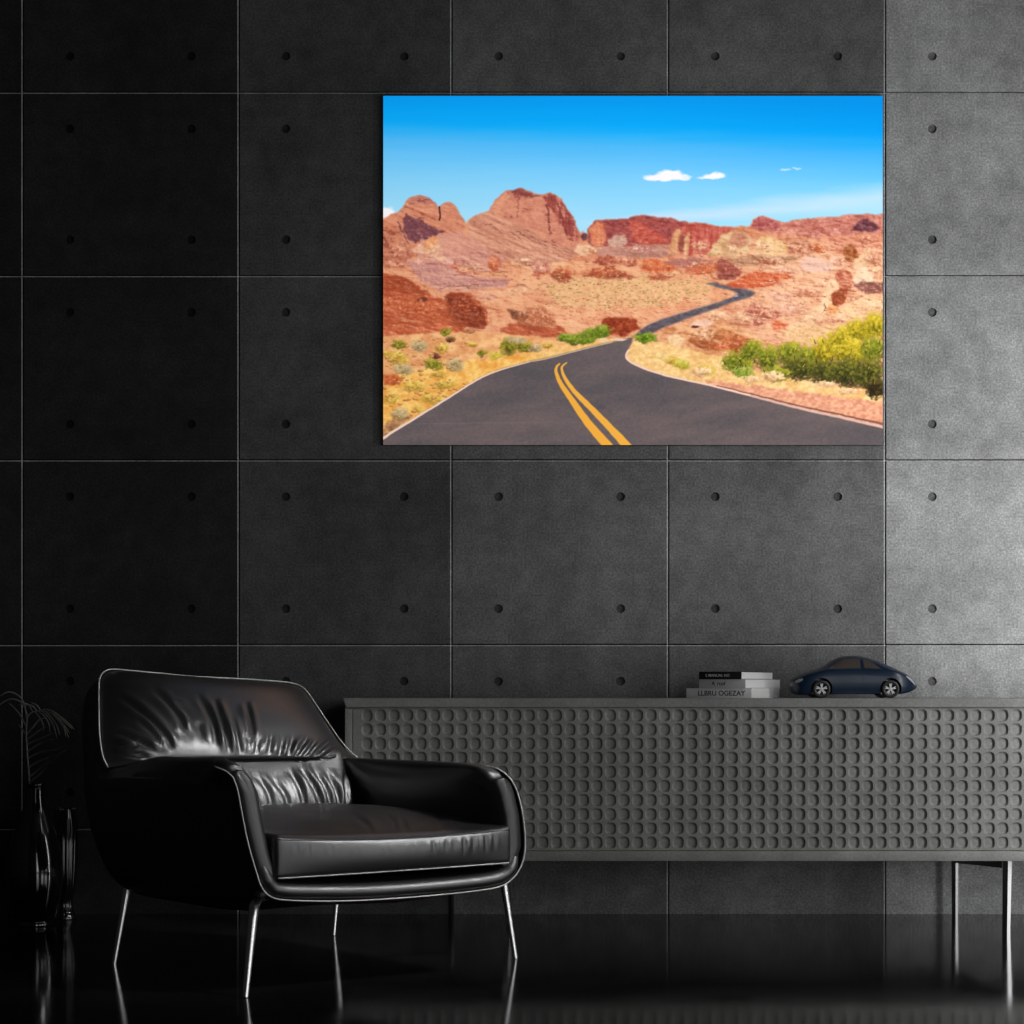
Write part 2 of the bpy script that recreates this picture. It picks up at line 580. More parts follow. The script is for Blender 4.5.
leg_frame(1007, 1006, 954.7, 954.7, 931.5, 916.3)
leg_frame(505.5, 509, 451.2, 451.2, 931.5, 916.3)
# ================================================================== leather armchair
CH_X0, CH_D0 = -.592, 4.68                    # front left lower corner: world x and depth
CH_U = (.853, .5225)                          # direction along the chair's width (x, depth)
CH_V = (-.581, .814)                          # direction towards its back
CH_C = Vector((-.56, 5.28 - CAM_D, 0))        # origin of the chair

def ch(a, b, z):
    """chair coordinates (across, back, up) -> offset from the chair's origin"""
    return Vector((CH_X0 + CH_U[0] * a + CH_V[0] * b - CH_C.x, CH_D0 + CH_U[1] * a + CH_V[1] * b - CAM_D - CH_C.y, z))

def ch_px(px, py, b):
    """chair coordinates of the point measured at (px, py) lying at distance b from the front"""
    k = (px - 512) / F_PX
    a = (k * (CH_D0 + CH_V[1] * b) - CH_X0 - CH_V[0] * b) / (CH_U[0] - k * CH_U[1])
    d = CH_D0 + CH_U[1] * a + CH_V[1] * b
    return np.array((a, b, CAM_H - (py - HOR) * d / F_PX))

def proj(p):
    """measure: where a chair-space offset lands in the photograph (used to place the leather folds)"""
    w_ = Vector(p) + CH_C
    d = w_.y + CAM_D
    return 512 + w_.x / d * F_PX, HOR - (w_.z - CAM_H) / d * F_PX

def leather():
    m, nt, b = new_mat('black_leather')
    co = obj_coord(nt)
    g = noise_node(nt, 260, 3, .6, co)
    big = noise_node(nt, 14, 4, .6, co)
    r = ramp_node(nt, big.outputs['Fac'], [(.3, .36), (.7, .48)])
    nt.links.new(r.outputs[0], b.inputs['Roughness'])
    setp(b, color=(.011, .011, .0115), spec=1.0, coat=.8, coat_rough=.34)
    mx = nt.nodes.new('ShaderNodeMath'); mx.operation = 'MULTIPLY_ADD'
    nt.links.new(big.outputs['Fac'], mx.inputs[0]); mx.inputs[1].default_value = 2.5
    nt.links.new(g.outputs['Fac'], mx.inputs[2])
    add_bump(nt, b, mx.outputs[0], .22, .0016)
    return m
M_LEATHER = leather()
M_PIPING = plain('pale_piping', (.80, .80, .78), .38)
M_LEGS = plain('satin_chrome', (.88, .88, .89), .24, metal=1.0)
M_THREAD = plain('dark_thread', .006, .7)

chair = thing('armchair', 'black leather lounge armchair with white piping and thin polished metal legs, left of the sideboard', 'armchair', CH_C)

# ---- folds in the leather -------------------------------------------------
def fold_field(P, folds, tail=.15):
    """P: (n,2) measured positions; folds: [(polyline, depth, width)] -> displacement along the normal"""
    out = np.zeros(len(P))
    for pl, dep, wd in folds:
        pl = spline(pl, 24) if len(pl) > 2 else np.array([np.array(pl[0]) + (np.array(pl[1]) - np.array(pl[0])) * t for t in np.linspace(0, 1, 12)])
        best = np.full(len(P), 1e9); side = np.zeros(len(P)); tt = np.zeros(len(P))
        for k in range(len(pl) - 1):
            A, B = pl[k], pl[k + 1]
            ab = B - A
            L2 = ab @ ab + 1e-9
            t = np.clip(((P - A) @ ab) / L2, 0, 1)
            q = A + t[:, None] * ab
            d = np.linalg.norm(P - q, axis=1)
            s = np.sign((P[:, 0] - A[0]) * ab[1] - (P[:, 1] - A[1]) * ab[0])
            m = d < best
            best[m] = d[m]; side[m] = s[m]; tt[m] = (k + t[m]) / (len(pl) - 1)
        taper = np.clip(np.minimum(tt / .28, (1 - tt) / tail), 0, 1) ** (.7 if tail < .3 else 1.3)
        d = best
        out += dep * taper * (-np.exp(-(d / wd) ** 2) + .75 * np.exp(-((d - 2.1 * wd) / (1.5 * wd)) ** 2))
    return out

def displace(me_verts, faces, folds, tail=.15):
    """move each vertex along its normal by the fold field"""
    V = np.array([list(v) for v in me_verts])
    N = np.zeros_like(V)
    for f in faces:
        p = V[list(f)]
        n = np.zeros(3)
        for k in range(len(f)):
            n += np.cross(p[k], p[(k + 1) % len(f)])
        for k in f:
            N[k] += n
    N /= np.linalg.norm(N, axis=1)[:, None] + 1e-12
    # outward means towards the camera for the cushions' visible sides
    P = np.array([proj(v) for v in V])
    d = fold_field(P, folds, tail)
    view = np.array([0 - CH_C.x, -CAM_D - CH_C.y, CAM_H]) - V
    sgn = np.sign((N * view).sum(1))
    ok = sgn != 0
    N = N * sgn[:, None]
    return V + N * d[:, None]

def grid_faces(nu, nv, wrap_u=False):
    fs = []
    for i in range(nu if wrap_u else nu - 1):
        i2 = (i + 1) % nu
        for j in range(nv - 1):
            fs.append((i * nv + j, i2 * nv + j, i2 * nv + j + 1, i * nv + j + 1))
    return fs

# ---- the tub-shaped outer shell -------------------------------------------
FL = [(302, 900.6), (277, 899), (266, 893.5), (259.5, 884), (255, 870), (247, 842), (241, 812), (236.5, 788)]
FR = [(459, 892.6), (490, 888.5), (506, 883), (517, 872), (523, 857), (524.3, 838), (521.5, 812), (516, 790)]
FLa = np.array([ch_px(x, y, 0) for x, y in FL])
FRa = np.array([ch_px(x, y, 0) for x, y in FR])
BACKB = [.64, .74, .80, .835, .865, .895, .915, .925]            # how far back each level reaches
NS, NC, NB = 14, 10, 16
def u_loop(k):
    l, r = FLa[k], FRa[k]
    bB = BACKB[k]
    aL, aR = l[0], r[0]
    rad = min(.17, .10 + .012 * k)
    # the arms run slightly inwards towards the back
    aLb, aRb = aL - (0, .02, .035, .045, .05, .05, .045, .035)[k], aR - .045
    pts = []
    for i in range(NS):
        t = i / NS
        pts.append((aL + (aLb - aL) * t ** 1.5, (bB - rad) * t, 0))
    for i in range(NC):
        th = PI / 2 * i / NC
        pts.append((aLb + rad * (1 - math.cos(th)), bB - rad + rad * math.sin(th), 0))
    for i in range(NB + 1):
        t = i / NB
        pts.append((aLb + rad + (aRb - aLb - 2 * rad) * t, bB + .018 * math.sin(PI * t), 0))
    for i in range(1, NC + 1):
        th = PI / 2 * i / NC
        pts.append((aRb - rad + rad * math.sin(th), bB - rad + rad * math.cos(th), 0))
    for i in range(1, NS + 1):
        t = i / NS
        pts.append((aRb + (aR - aRb) * t ** .7, (bB - rad) * (1 - t), 0))
    pts = np.array(pts)
    s = np.linspace(0, 1, len(pts))
    pts[:, 2] = l[2] + (r[2] - l[2]) * s
    sag = (.050, .048, .042, .034, .026, .014, .004, 0)[k]         # the tub hangs lower behind the front rail
    pts[:, 2] -= sag * sstep(.03, .30, pts[:, 1])
    return pts
loops = [u_loop(k) for k in range(len(FL))]
NL = len(loops[0])
# the seam: along the left arm, up and over the back, down and along the right arm
armL = [ch_px(232, 777, 0.0), ch_px(224, 770.5, .02), ch_px(214, 766.8, .06), np.array((-.050, .14, .541)), np.array((-.047, .32, .536)), np.array((-.036, .52, .532)), ch_px(112, 775, .665)]
corL = [ch_px(107, 769, .69), ch_px(101.5, 757, .715), ch_px(98.6, 735, .765), ch_px(97.9, 710, .83), ch_px(97.8, 690, .885), ch_px(98.8, 680, .91), ch_px(102.5, 674.2, .925), ch_px(108, 671.6, .93)]
topB = [ch_px(115, 671.2, .935), ch_px(150, 674.4, .945), ch_px(192, 678.3, .95), ch_px(240, 680.7, .95), ch_px(275, 683, .945)]
corR = [ch_px(289, 684.6, .94), ch_px(298, 687, .93), ch_px(306, 693.5, .91), ch_px(318, 711, .86), ch_px(330, 729, .80), ch_px(341, 744.5, .75), ch_px(350, 754, .715)]
armR = [ch_px(356, 759, .69), ch_px(392, 761, .55), ch_px(430, 762.3, .38), ch_px(470, 764.5, .18), ch_px(492, 767.5, .05), ch_px(503, 772.5, .015), ch_px(510.5, 780, 0.0)]
seam_top = np.vstack([spline(armL + corL[:1], NS + 1)[:-1], spline(corL + topB[:1], NC + 1)[:-1], spline(topB + corR[:1], NB + 1), spline(corR + armR[:1], NC + 1)[1:], spline(armR, NS + 1)[1:]])
assert len(seam_top) == NL, (len(seam_top), NL)
def bulge_loop(t, out):
    """between the uppermost level and the seam, swelling outwards a little at the back"""
    A, B = loops[-1], seam_top
    P = A + (B - A) * t
    hgt = np.clip((B[:, 2] - A[:, 2] - .07) / .18, 0, 1)
    c = np.array((.33, .35))
    d = P[:, :2] - c
    d /= np.linalg.norm(d, axis=1)[:, None]
    P[:, :2] += d * (out * hgt)[:, None]
    return P
levels = loops + [bulge_loop(.3, .034), bulge_loop(.62, .050), bulge_loop(.86, .042), seam_top]
ROWS = 46
shell = np.stack([spline([lv[i] for lv in levels], ROWS) for i in range(NL)])      # (NL, ROWS, 3)
# underside: the bottom loop gathered towards a slightly lower centre
under = []
c0 = np.array((.33, .34, .168))
for f in (.0, .35, .7):
    under.append(np.array([c0 + (np.array((p[0], p[1], p[2])) - c0) * np.array((f, f, f)) for p in shell[:, 0]]))
allv, NV = [], ROWS + 3
for i in range(NL):
    for u_ in under:
        allv.append(ch(*u_[i]))
    for j in range(ROWS):
        allv.append(ch(*shell[i, j]))
fs = grid_faces(NL, NV)
# close the underside's front
for j in range(3):
    fs.append((j, j + 1, (NL - 1) * NV + j + 1, (NL - 1) * NV + j))
from_py('shell', allv, fs, M_LEATHER, chair, smooth=True)
# back side of the upholstered back, so the tub is not hollow from the rear
front_outline = [shell[0, j] for j in range(ROWS)][::-1] + [np.array((a_, 0, z_)) for a_, z_ in zip(np.linspace(FLa[0][0], FRa[0][0], 12)[1:-1], np.linspace(FLa[0][2], FRa[0][2], 12)[1:-1] - .004)] + [shell[-1, j] for j in range(ROWS)]

# ---- arms: rounded pads behind the front strip ----------------------------
def arm_pad(left):
    F = FLa if left else FRa
    S = shell[:NS + 4] if left else shell[::-1][:NS + 4]
    sg = 1 if left else -1
    prof = [(.004, .0), (.003, .30), (.002, .62), (.0015, .86), (.001, .96), (.004, 1.035), (.012, 1.068), (.024, 1.085), (.036, 1.075), (.046, 1.04), (.053, .97), (.056, .86), (.055, .62), (.053, .30), (.05, .0)]
    if not left:
        prof = [(n, h if h < 1 else 1 + (h - 1) * .25) for n, h in prof]
    else:
        prof = [(n, h if h < 1 else 1 + (h - 1) * .75) for n, h in prof]
    rows = []
    stations = np.linspace(0, NS + 2, 30)
    def ring(st):
        i = min(int(st), NS + 2); f = st - i
        col = S[i] * (1 - f) + S[i + 1] * f
        zt, z0 = col[-1][2], .255
        out = []
        zs = col[:, 2]
        for n, h in prof:
            z = z0 + (zt - z0) * h
            zz = min(z, zt)
            order = np.argsort(zs)
            a = np.interp(zz, zs[order], col[order, 0])
            b = np.interp(zz, zs[order], col[order, 1])
            out.append((a + sg * n * 1.0, b, z))
        return np.array(out)
    first = ring(0)
    cen = first.mean(0)
    for sc, db in ((.08, -.0165), (.35, -.016), (.62, -.0142), (.80, -.0105), (.93, -.0045), (.99, 0.002)):
        r = first.copy()
        # shrink towards the middle line of the strip only
        mid = (first + first[::-1]) / 2
        r = mid + (first - mid) * sc
        k = np.clip((r[:, 2] - cen[2]) / .2, -1, 1)
        r[:, 1] += db + .012
        # the upper end of the strip rolls back over the arm
        top = sstep(.50, .555, r[:, 2])
        r[:, 1] += top * .022 * (1 - sc * .5)
        r[:, 2] -= top * .012 * (1 - sc)
        rows.append(r)
    for st in stations[1:]:
        rows.append(ring(st) + np.array((0, .010, 0)))
    nv = len(prof)
    vs = [ch(*p) for r in rows for p in r]
    fs = grid_faces(len(rows), nv)
    fs.append(tuple(range(nv)))
    from_py('armrest', displace(vs, fs, ARM_FOLDS), fs, M_LEATHER, chair, smooth=True)
ARM_FOLDS = [([(238, 783), (243, 785), (249, 783)], .003, 1.2), ([(236, 776), (243, 779), (250, 786)], .003, 1.2),
             ([(504, 776), (507, 779), (506, 784)], .003, 1.2)]
arm_pad(True)
arm_pad(False)

# ---- lower front rail ------------------------------------------------------
rail_path = np.vstack([FLa[5][None] + (FLa[4] - FLa[5]) * .4, FLa[4], FLa[3], FLa[2], FLa[1], FLa[0], ch_px(365, 900, 0), ch_px(415, 896.7, 0), FRa[0], FRa[1], FRa[2], FRa[3], FRa[4], FRa[4] + (FRa[5] - FRa[4]) * .6])
rail_path = spline(rail_path, 70)
rows = []
rp = [(.003, .09), (.001, .03), (.0015, .008), (.006, -.006), (.016, -.016), (.028, -.015), (.039, -.003), (.045, .014), (.046, .09)]
cA, cZ = .33, .33
for k in range(len(rail_path)):
    p = rail_path[k]
    t = rail_path[min(k + 1, len(rail_path) - 1)] - rail_path[max(k - 1, 0)]
    n = np.array((-t[2], 0, t[0])); n /= np.linalg.norm(n)
    if n @ (np.array((cA, 0, cZ)) - p) < 0:
        n = -n
    e = max(0.0, 1 - min(k, len(rail_path) - 1 - k) / 9.0)
    rows.append([p + n * (q * (1 - .25 * e) + .006 * e) + np.array((0, bb + .030 * e ** 1.5, 0)) for q, bb in rp])
vs = [ch(*p) for r in rows for p in r]
fs = grid_faces(len(rows), len(rp)) + [tuple(range(len(rp))), tuple((len(rows) - 1) * len(rp) + i for i in range(len(rp)))]
RAIL_FOLDS = [([(262, 872), (266, 880), (263, 886)], .003, 1.3), ([(268, 884), (274, 889), (277, 896)], .0025, 1.2)]
from_py('front_rail', displace(vs, fs, RAIL_FOLDS), fs, M_LEATHER, chair, smooth=True)

# ---- piping along the seams --------------------------------------------------
front_pipe = [shell[0, j] for j in range(ROWS - 1, -1, -3)] + [np.array(ch_px(x, y, -.001)) for x, y in ((330, 901), (365, 900), (415, 896.7))] + [shell[-1, j] for j in range(0, ROWS, 3)]
armtopL = [seam_top[i] for i in range(4, 0, -1)]
armtopR = [seam_top[-1 - i] for i in range(1, 5)]
pp = spline(armtopL + front_pipe + armtopR, 170)
tube_obj('front_piping', [ch(p[0], p[1] - .004, p[2]) for p in pp], .0018, M_PIPING, chair, n=8)
bp = seam_top[NS:NL - NS]
bp = spline(bp, 150)
tube_obj('back_piping', [ch(p[0], p[1] - .007, p[2] + .0055) for p in bp], .0018, M_PIPING, chair, n=8)

# ---- upper back cushion -------------------------------------------------------
UP_FOLDS = [([(153, 690), (168, 703), (179.6, 718.6), (185.5, 731)], .006, 2.6), ([(119, 696), (138, 709.5), (153, 722.5), (165, 736), (173, 750)], .009, 2.6),
            ([(135, 718), (150, 731), (164, 747)], .007, 2.2), ([(115, 734), (130, 738), (141, 743), (158, 752)], .009, 2.2),
            ([(112, 743), (127, 747), (140, 746)], .008, 1.8), ([(112, 752), (130, 754), (150, 757)], .008, 1.8), ([(173, 702), (185.5, 712.5), (195, 728)], .006, 2.4),
            ([(197, 696), (206, 709), (213, 724), (217, 746)], .005, 2.4), ([(186, 706), (196, 720), (202, 742)], .003, 2.6), ([(214, 700), (222, 721), (229, 746)], .008, 2.4), ([(219, 716), (226, 736), (230, 752)], .006, 2.0),
            ([(231, 716), (237.6, 738), (241, 754)], .006, 2.1), ([(246, 702), (250.8, 722), (253, 738)], .006, 2.2), ([(272, 734), (269, 754)], .006, 1.8),
            ([(283, 740), (279, 756)], .005, 1.6), ([(293, 737), (288, 757)], .007, 1.9), ([(308, 738), (294, 757)], .008, 1.9), ([(316, 741), (302, 757)], .008, 1.8),
            ([(330, 740), (313, 755)], .008, 1.9), ([(258, 740), (256, 754)], .005, 1.7), ([(338, 750), (322, 757)], .006, 1.6)]
def upper_back():
    """a pillow spanned between the seam (left, top, right) and the fold above the lumbar cushion"""
    NP, NQ = 110, 64
    left = spline(seam_top[NS:NS + NC + 3], NQ)                         # fold -> top left
    right = spline(seam_top[NS + NC + NB - 2:NL - NS][::-1], NQ)        # fold -> top right
    top = spline(seam_top[NS + NC + 2:NS + NC + NB - 1], NP)
    fold = [left[0], ch_px(135, 764.5, .662), ch_px(170, 760.5, .655), ch_px(220, 759, .65), ch_px(270, 758.5, .65), ch_px(320, 758.5, .66), right[0]]
    bot = spline(fold, NP)
    nb = np.array((0, -.90, .30)); nb /= np.linalg.norm(nb)
    H = .082
    rows = []
    for i in range(NP):
        p = i / (NP - 1.0)
        col = []
        for j in range(NQ):
            q = j / (NQ - 1.0)
            c = (1 - p) * left[j] + p * right[j] + (1 - q) * bot[i] + q * top[i]
            c = c - ((1 - p) * (1 - q) * bot[0] + p * (1 - q) * bot[-1] + (1 - p) * q * top[0] + p * q * top[-1])
            hp = (1 - abs(2 * p - 1) ** 3.0) ** .75
            hq = max(0.0, math.sin(PI * q ** 1.12)) ** (.50 + 1.7 * sstep(.55, .98, q))
            nq = nb * np.array((1, 1, 1 - .9 * q))
            c = c + nq * H * hp * hq
            c = c + np.array((0, 0, -.014)) * hp * (1 - q) ** 3 * min(1, q * 14)
            col.append(c)
        # tuck under at the fold
        col = [col[0] + np.array((0, .06, .012))] + col
        rows.append(col)
    nv = NQ + 1
    vs = [ch(*c) for r in rows for c in r]
    fs = grid_faces(NP, nv)
    V = displace(vs, fs, UP_FOLDS)
    from_py('back_cushion', V, fs, M_LEATHER, chair, smooth=True)
upper_back()

# ---- pillow boxes: seat and lumbar cushions -----------------------------------
def pillow(name, fn, nx, ny, nz, folds, mat=None, tail=.15):
    """closed box grid; fn maps (u, v, w) in [-1,1]^3 on the surface of the box to chair coordinates"""
    idx, vs, fs = {}, [], []
    def V(i, j, k):
        key = (i, j, k)
        if key not in idx:
            idx[key] = len(vs)
            vs.append(ch(*fn(2 * i / nx - 1, 2 * j / ny - 1, 2 * k / nz - 1)))
        return idx[key]
    for i in range(nx):
        for j in range(ny):
            for k in (0, nz):
                fs.append((V(i, j, k), V(i + 1, j, k), V(i + 1, j + 1, k), V(i, j + 1, k)))
    for i in range(nx):
        for k in range(nz):
            for j in (0, ny):
                fs.append((V(i, j, k), V(i + 1, j, k), V(i + 1, j, k + 1), V(i, j, k + 1)))
    for j in range(ny):
        for k in range(nz):
            for i in (0, nx):
                fs.append((V(i, j, k), V(i, j + 1, k), V(i, j + 1, k + 1), V(i, j, k + 1)))
    P = displace(vs, fs, folds, tail)
    return from_py(name, P, fs, mat or M_LEATHER, chair, smooth=True)

def rounded(u, v, w, rx, ry, rz):
    """pull the box's edges in to a radius (fractions of the half sizes)"""
    q = np.array((u, v, w)); r = np.array((rx, ry, rz))
    inner = np.clip(q, -1 + r, 1 - r)
    d = (q - inner) / r
    L = np.linalg.norm(d)
    if L > 1e-9:
        d = d / L * min(1.0, max(abs(d)))  # project the corner on to the round
    return inner + d * r

qa = [ch_px(274, 881.5, -.012), ch_px(513.5, 865, -.016), ch_px(272, 834.5, -.012), ch_px(513.5, 825, -.016)]
def seat_fn(u, v, w):
    q = rounded(u, v, w, .045, .06, .30)
    u, v, w = q
    s, t, h = (u + 1) / 2, (v + 1) / 2, (w + 1) / 2
    a = (qa[0][0] * (1 - s) + qa[1][0] * s)
    zb = qa[0][2] * (1 - s) + qa[1][2] * s
    zt = qa[2][2] * (1 - s) + qa[3][2] * s
    b = -.014 + .64 * t
    a = a + (.335 - a) * .05 * t
    z = zb + (zt - zb) * h
    # crown of the top, swell of the front
    cr = (1 - u * u) ** .8
    z += h * (.030 * sstep(0, .75, t) * (.55 + .45 * cr) - .012 * cr * (1 - sstep(0, .3, t)) * 1.0 * (1 - 0))
    z += h * .012 * cr * (1 - abs(2 * t - 1) ** 3)
    b -= .016 * cr * (1 - w * w) * (1 - t)
    # seam groove where top and front panels meet
    return a, b, z
SEAT_FOLDS = [([(433, 839), (435, 857)], .0035, 1.5), ([(446, 838), (447, 854)], .003, 1.4), ([(464, 836), (464.5, 857)], .0035, 1.5), ([(473, 836), (474, 854)], .003, 1.4),
              ([(485.5, 834), (486.5, 854)], .0035, 1.5), ([(494, 833), (495, 852)], .0025, 1.3), ([(412, 842), (413, 855)], .0015, 1.5), ([(388, 843), (389, 856)], .0015, 1.5),
              ([(308, 842), (308, 858)], .0016, 1.5), ([(331, 843), (331, 857)], .0018, 1.5), ([(296, 842), (297, 856)], .0014, 1.4), ([(356, 844), (357, 856)], .0014, 1.4),
              ([(400, 816), (409, 836)], .003, 2.2), ([(432, 813), (444, 822), (456, 834)], .004, 2.3), ([(440, 815), (452, 824), (462, 832)], .002, 2.0),
              ([(350, 812), (368, 826), (372, 838)], .0025, 2.4), ([(382, 812), (394, 822), (396, 836)], .002, 2.0)]
pillow('seat_cushion', seat_fn, 110, 60, 26, SEAT_FOLDS, tail=.5)
# stitched seam along the top front edge and piping along its bottom edge
def seat_line(w, n, out, u0=-.97, u1=.97):
    pts = []
    for u in np.linspace(u0, u1, n):
        a, b, z = seat_fn(u, -1, w)
        pts.append(ch(a, b - out, z))
    return pts
tube_obj('seat_piping', seat_line(-.93, 60, .0015), .0017, M_PIPING, chair, n=6)
tube_obj('seat_seam', seat_line(.80, 70, .0004), .0011, M_THREAD, chair, n=6)

LUM_FOLDS = [([(257, 776), (267, 790), (273, 809)], .005, 2.2), ([(273, 780), (284, 793), (289, 809)], .005, 2.0), ([(289, 770), (299, 786), (306, 809)], .007, 2.2),
             ([(300, 768), (313.7, 786), (322, 808)], .008, 2.2), ([(312, 770), (325, 788), (332, 808)], .006, 2.0), ([(326, 772), (336, 791), (340, 808)], .008, 2.2),
             ([(345, 770), (346, 806)], .008, 1.8), ([(240, 776), (252, 792), (258, 808)], .004, 2.0)]
lA, lB = ch_px(190, 757, .66), ch_px(349, 757, .66)
def lum_fn(u, v, w):
    q = rounded(u, v, w, .06, .3, .12)
    u, v, w = q
    s, t, h = (u + 1) / 2, (v + 1) / 2, (w + 1) / 2
    a = .035 + (.606 - .035) * s
    z = .33 + (.556 - .33) * h
    b = .585 + .10 * (z - .33) / .24 + .09 * t
    b -= .030 * (1 - u * u) ** .5 * math.sin(PI * min(1, max(0, h))) * (1 - t)
    return a, b, z
pillow('lumbar_cushion', lum_fn, 80, 10, 46, LUM_FOLDS)

# ---- legs ---------------------------------------------------------------------
def leg(top, foot, dtop, r0, r1):
    df = CAM_H * F_PX / (foot[1] - HOR)
    p1 = at(foot[0], foot[1], df)
    p0 = at(top[0], top[1], dtop if dtop else df)
    # the rod runs up to the frame under the seat and bends in to its mounting
    p0 = p1 + (p0 - p1) * (.222 / p0.z)
    r = p0 - Vector((CH_X0, CH_D0 - CAM_D, 0))
    det = CH_U[0] * CH_V[1] - CH_V[0] * CH_U[1]
    a = (r.x * CH_V[1] - CH_V[0] * r.y) / det
    b = (CH_U[0] * r.y - CH_U[1] * r.x) / det
    mnt = ch(min(.52, max(.14, a)), min(.52, max(.14, b)), .232) + CH_C
    rod = [p1 + (p0 - p1) * t for t in np.linspace(0, .93, 8)]
    rod[0].z = 0.0
    q = (mnt - p0)
    bend = [p0 + q * min(.5, .012 / max(q.length, .001)), p0 + q * .35, p0 + q * .7, mnt]
    pts = [v - CH_C for v in rod + bend]
    rad = [r1 + (r0 - r1) * t for t in np.linspace(0, 1, 8)] + [r0 * .95, r0 * .9, r0 * .9, r0 * .9]
    vs, fs = tube(pts, rad, 20)
    from_py('leg', vs, fs, M_LEGS, chair, smooth=True, autosmooth=math.radians(50))
leg((253.5, 912), (245.5, 997.5), 4.74, .0125, .0075)
leg((504.5, 888), (515.5, 958.5), 5.385, .0105, .0065)
leg((129, 878), (114, 964.5), 5.27, .0105, .0065)
leg((336, 906), (333.6, 935.5), 5.885, .0095, .0065)
# ================================================================== vases and palm leaf
def dark_glaze(name, col, rough):
    m, nt, b = new_mat(name)
    setp(b, color=col, rough=rough, spec=.9, coat=1.0, coat_rough=.05)
    return m
M_VASE = dark_glaze('black_glazed_ceramic', (.006, .0045, .004), .12)
M_RIB = dark_glaze('dark_smoked_glass', (.010, .007, .006), .10)
M_HOLLOW = plain('vase_inside', .003, .9)

VD = 6.13
vs_ = VD / F_PX
vase = thing('bottle_vase', 'tall black glossy bottle-shaped vase holding a dried palm leaf', 'vase', ((35 - 512) * vs_, VD - CAM_D, 0))
prof_px = [(0, 924.5), (17.5, 924.5), (19, 923.6), (19, 922), (17.8, 920.6), (19.5, 917), (22.2, 909), (25, 898), (27, 885), (27.4, 872), (26.4, 858), (24, 845), (20.5, 833), (16.5, 822), (13, 812), (10.8, 803), (9.8, 795), (9.6, 789), (10.2, 785.5), (10.4, 783.8), (9.9, 783.1), (9.0, 783.6), (8.6, 786), (8.4, 794), (9.4, 804), (13, 818), (18, 832), (20, 846), (0, 850)]
zf = lambda y: max(0.0, (924.9 - y) * vs_)
pr = np.array([(r * vs_, zf(y)) for r, y in prof_px])
body = lathe('vase_body', [tuple(p) for p in spline(pr[:22], 90)] + [tuple(p) for p in pr[22:]], M_VASE, vase, n=64)

RD = 6.29
rs_ = RD / F_PX
rv = thing('ribbed_vase', 'low dark ribbed glass vase with scalloped rim behind the bottle vase', 'vase', ((65 - 512) * rs_, RD - CAM_D, 0))
prr = [(0, 919), (10.5, 919), (11.4, 917.8), (11, 915.5), (8.6, 911), (7.4, 905), (7.8, 899), (9.6, 890), (11.4, 876), (12.5, 858), (12.8, 840), (12.5, 826), (11.4, 816), (10.3, 810.5), (9.9, 808.6), (9.3, 808.9), (9.3, 811), (10.6, 818), (11.6, 828), (11.6, 850), (8, 890), (0, 894)]
rz = lambda y: max(0.0, (919 - y) * rs_)
def ribs(th, t):
    return 1 + .055 * (abs(math.cos(th * 8)) - .6) * (1 if .12 < t < .80 else .25)
pr2 = np.array([(r * rs_, rz(y)) for r, y in prr])
lathe('vase_body', [tuple(p) for p in spline(pr2[:15], 70)] + [tuple(p) for p in pr2[15:]], M_RIB, rv, n=128, rib=ribs)
# beaded rim
beads = bmesh.new()
for k in range(16):
    th = 2 * PI * k / 16
    bmesh.ops.create_uvsphere(beads, u_segments=10, v_segments=8, radius=.0048,
                              matrix=Matrix.Translation((10.0 * rs_ * math.cos(th), 10.0 * rs_ * math.sin(th), rz(808.6))))
from_bm('scalloped_rim', beads, M_RIB, rv, smooth=True)

def leaf_mat():
    m, nt, b = new_mat('dried_palm')
    co = obj_coord(nt)
    n = noise_node(nt, 60, 3, .6, co)
    r = ramp_node(nt, n.outputs['Fac'], [(.3, (.36, .35, .32)), (.7, (.60, .58, .53))])
    nt.links.new(r.outputs[0], b.inputs['Base Color'])
    setp(b, rough=.42, spec=.6)
    return m
M_LEAF = leaf_mat()
LD = 6.13
leaf = thing('palm_leaf', 'dried drooping palm leaf standing in the black bottle vase', 'dried leaf', at(31, 790, LD))
LO = Vector(leaf.location)
def lp(px, py, off=0.0):
    return at(px, py, LD + off) - LO
stem = [(38, 848, 0), (35, 820, 0), (31.2, 800, 0), (29.6, 786, 0), (28.6, 770, 0), (27.2, 752, 0), (26.4, 735, 0), (26.8, 722, -.002), (28.4, 715.5, -.004), (33, 712, -.008), (41, 711, -.014), (50, 712.5, -.022), (60, 719, -.032), (72, 728.5, -.045)]
stem = spline([lp(*s) for s in stem], 60)
tube_obj('stem', stem, list(np.linspace(.0036, .0010, 60)), M_LEAF, leaf, n=8)
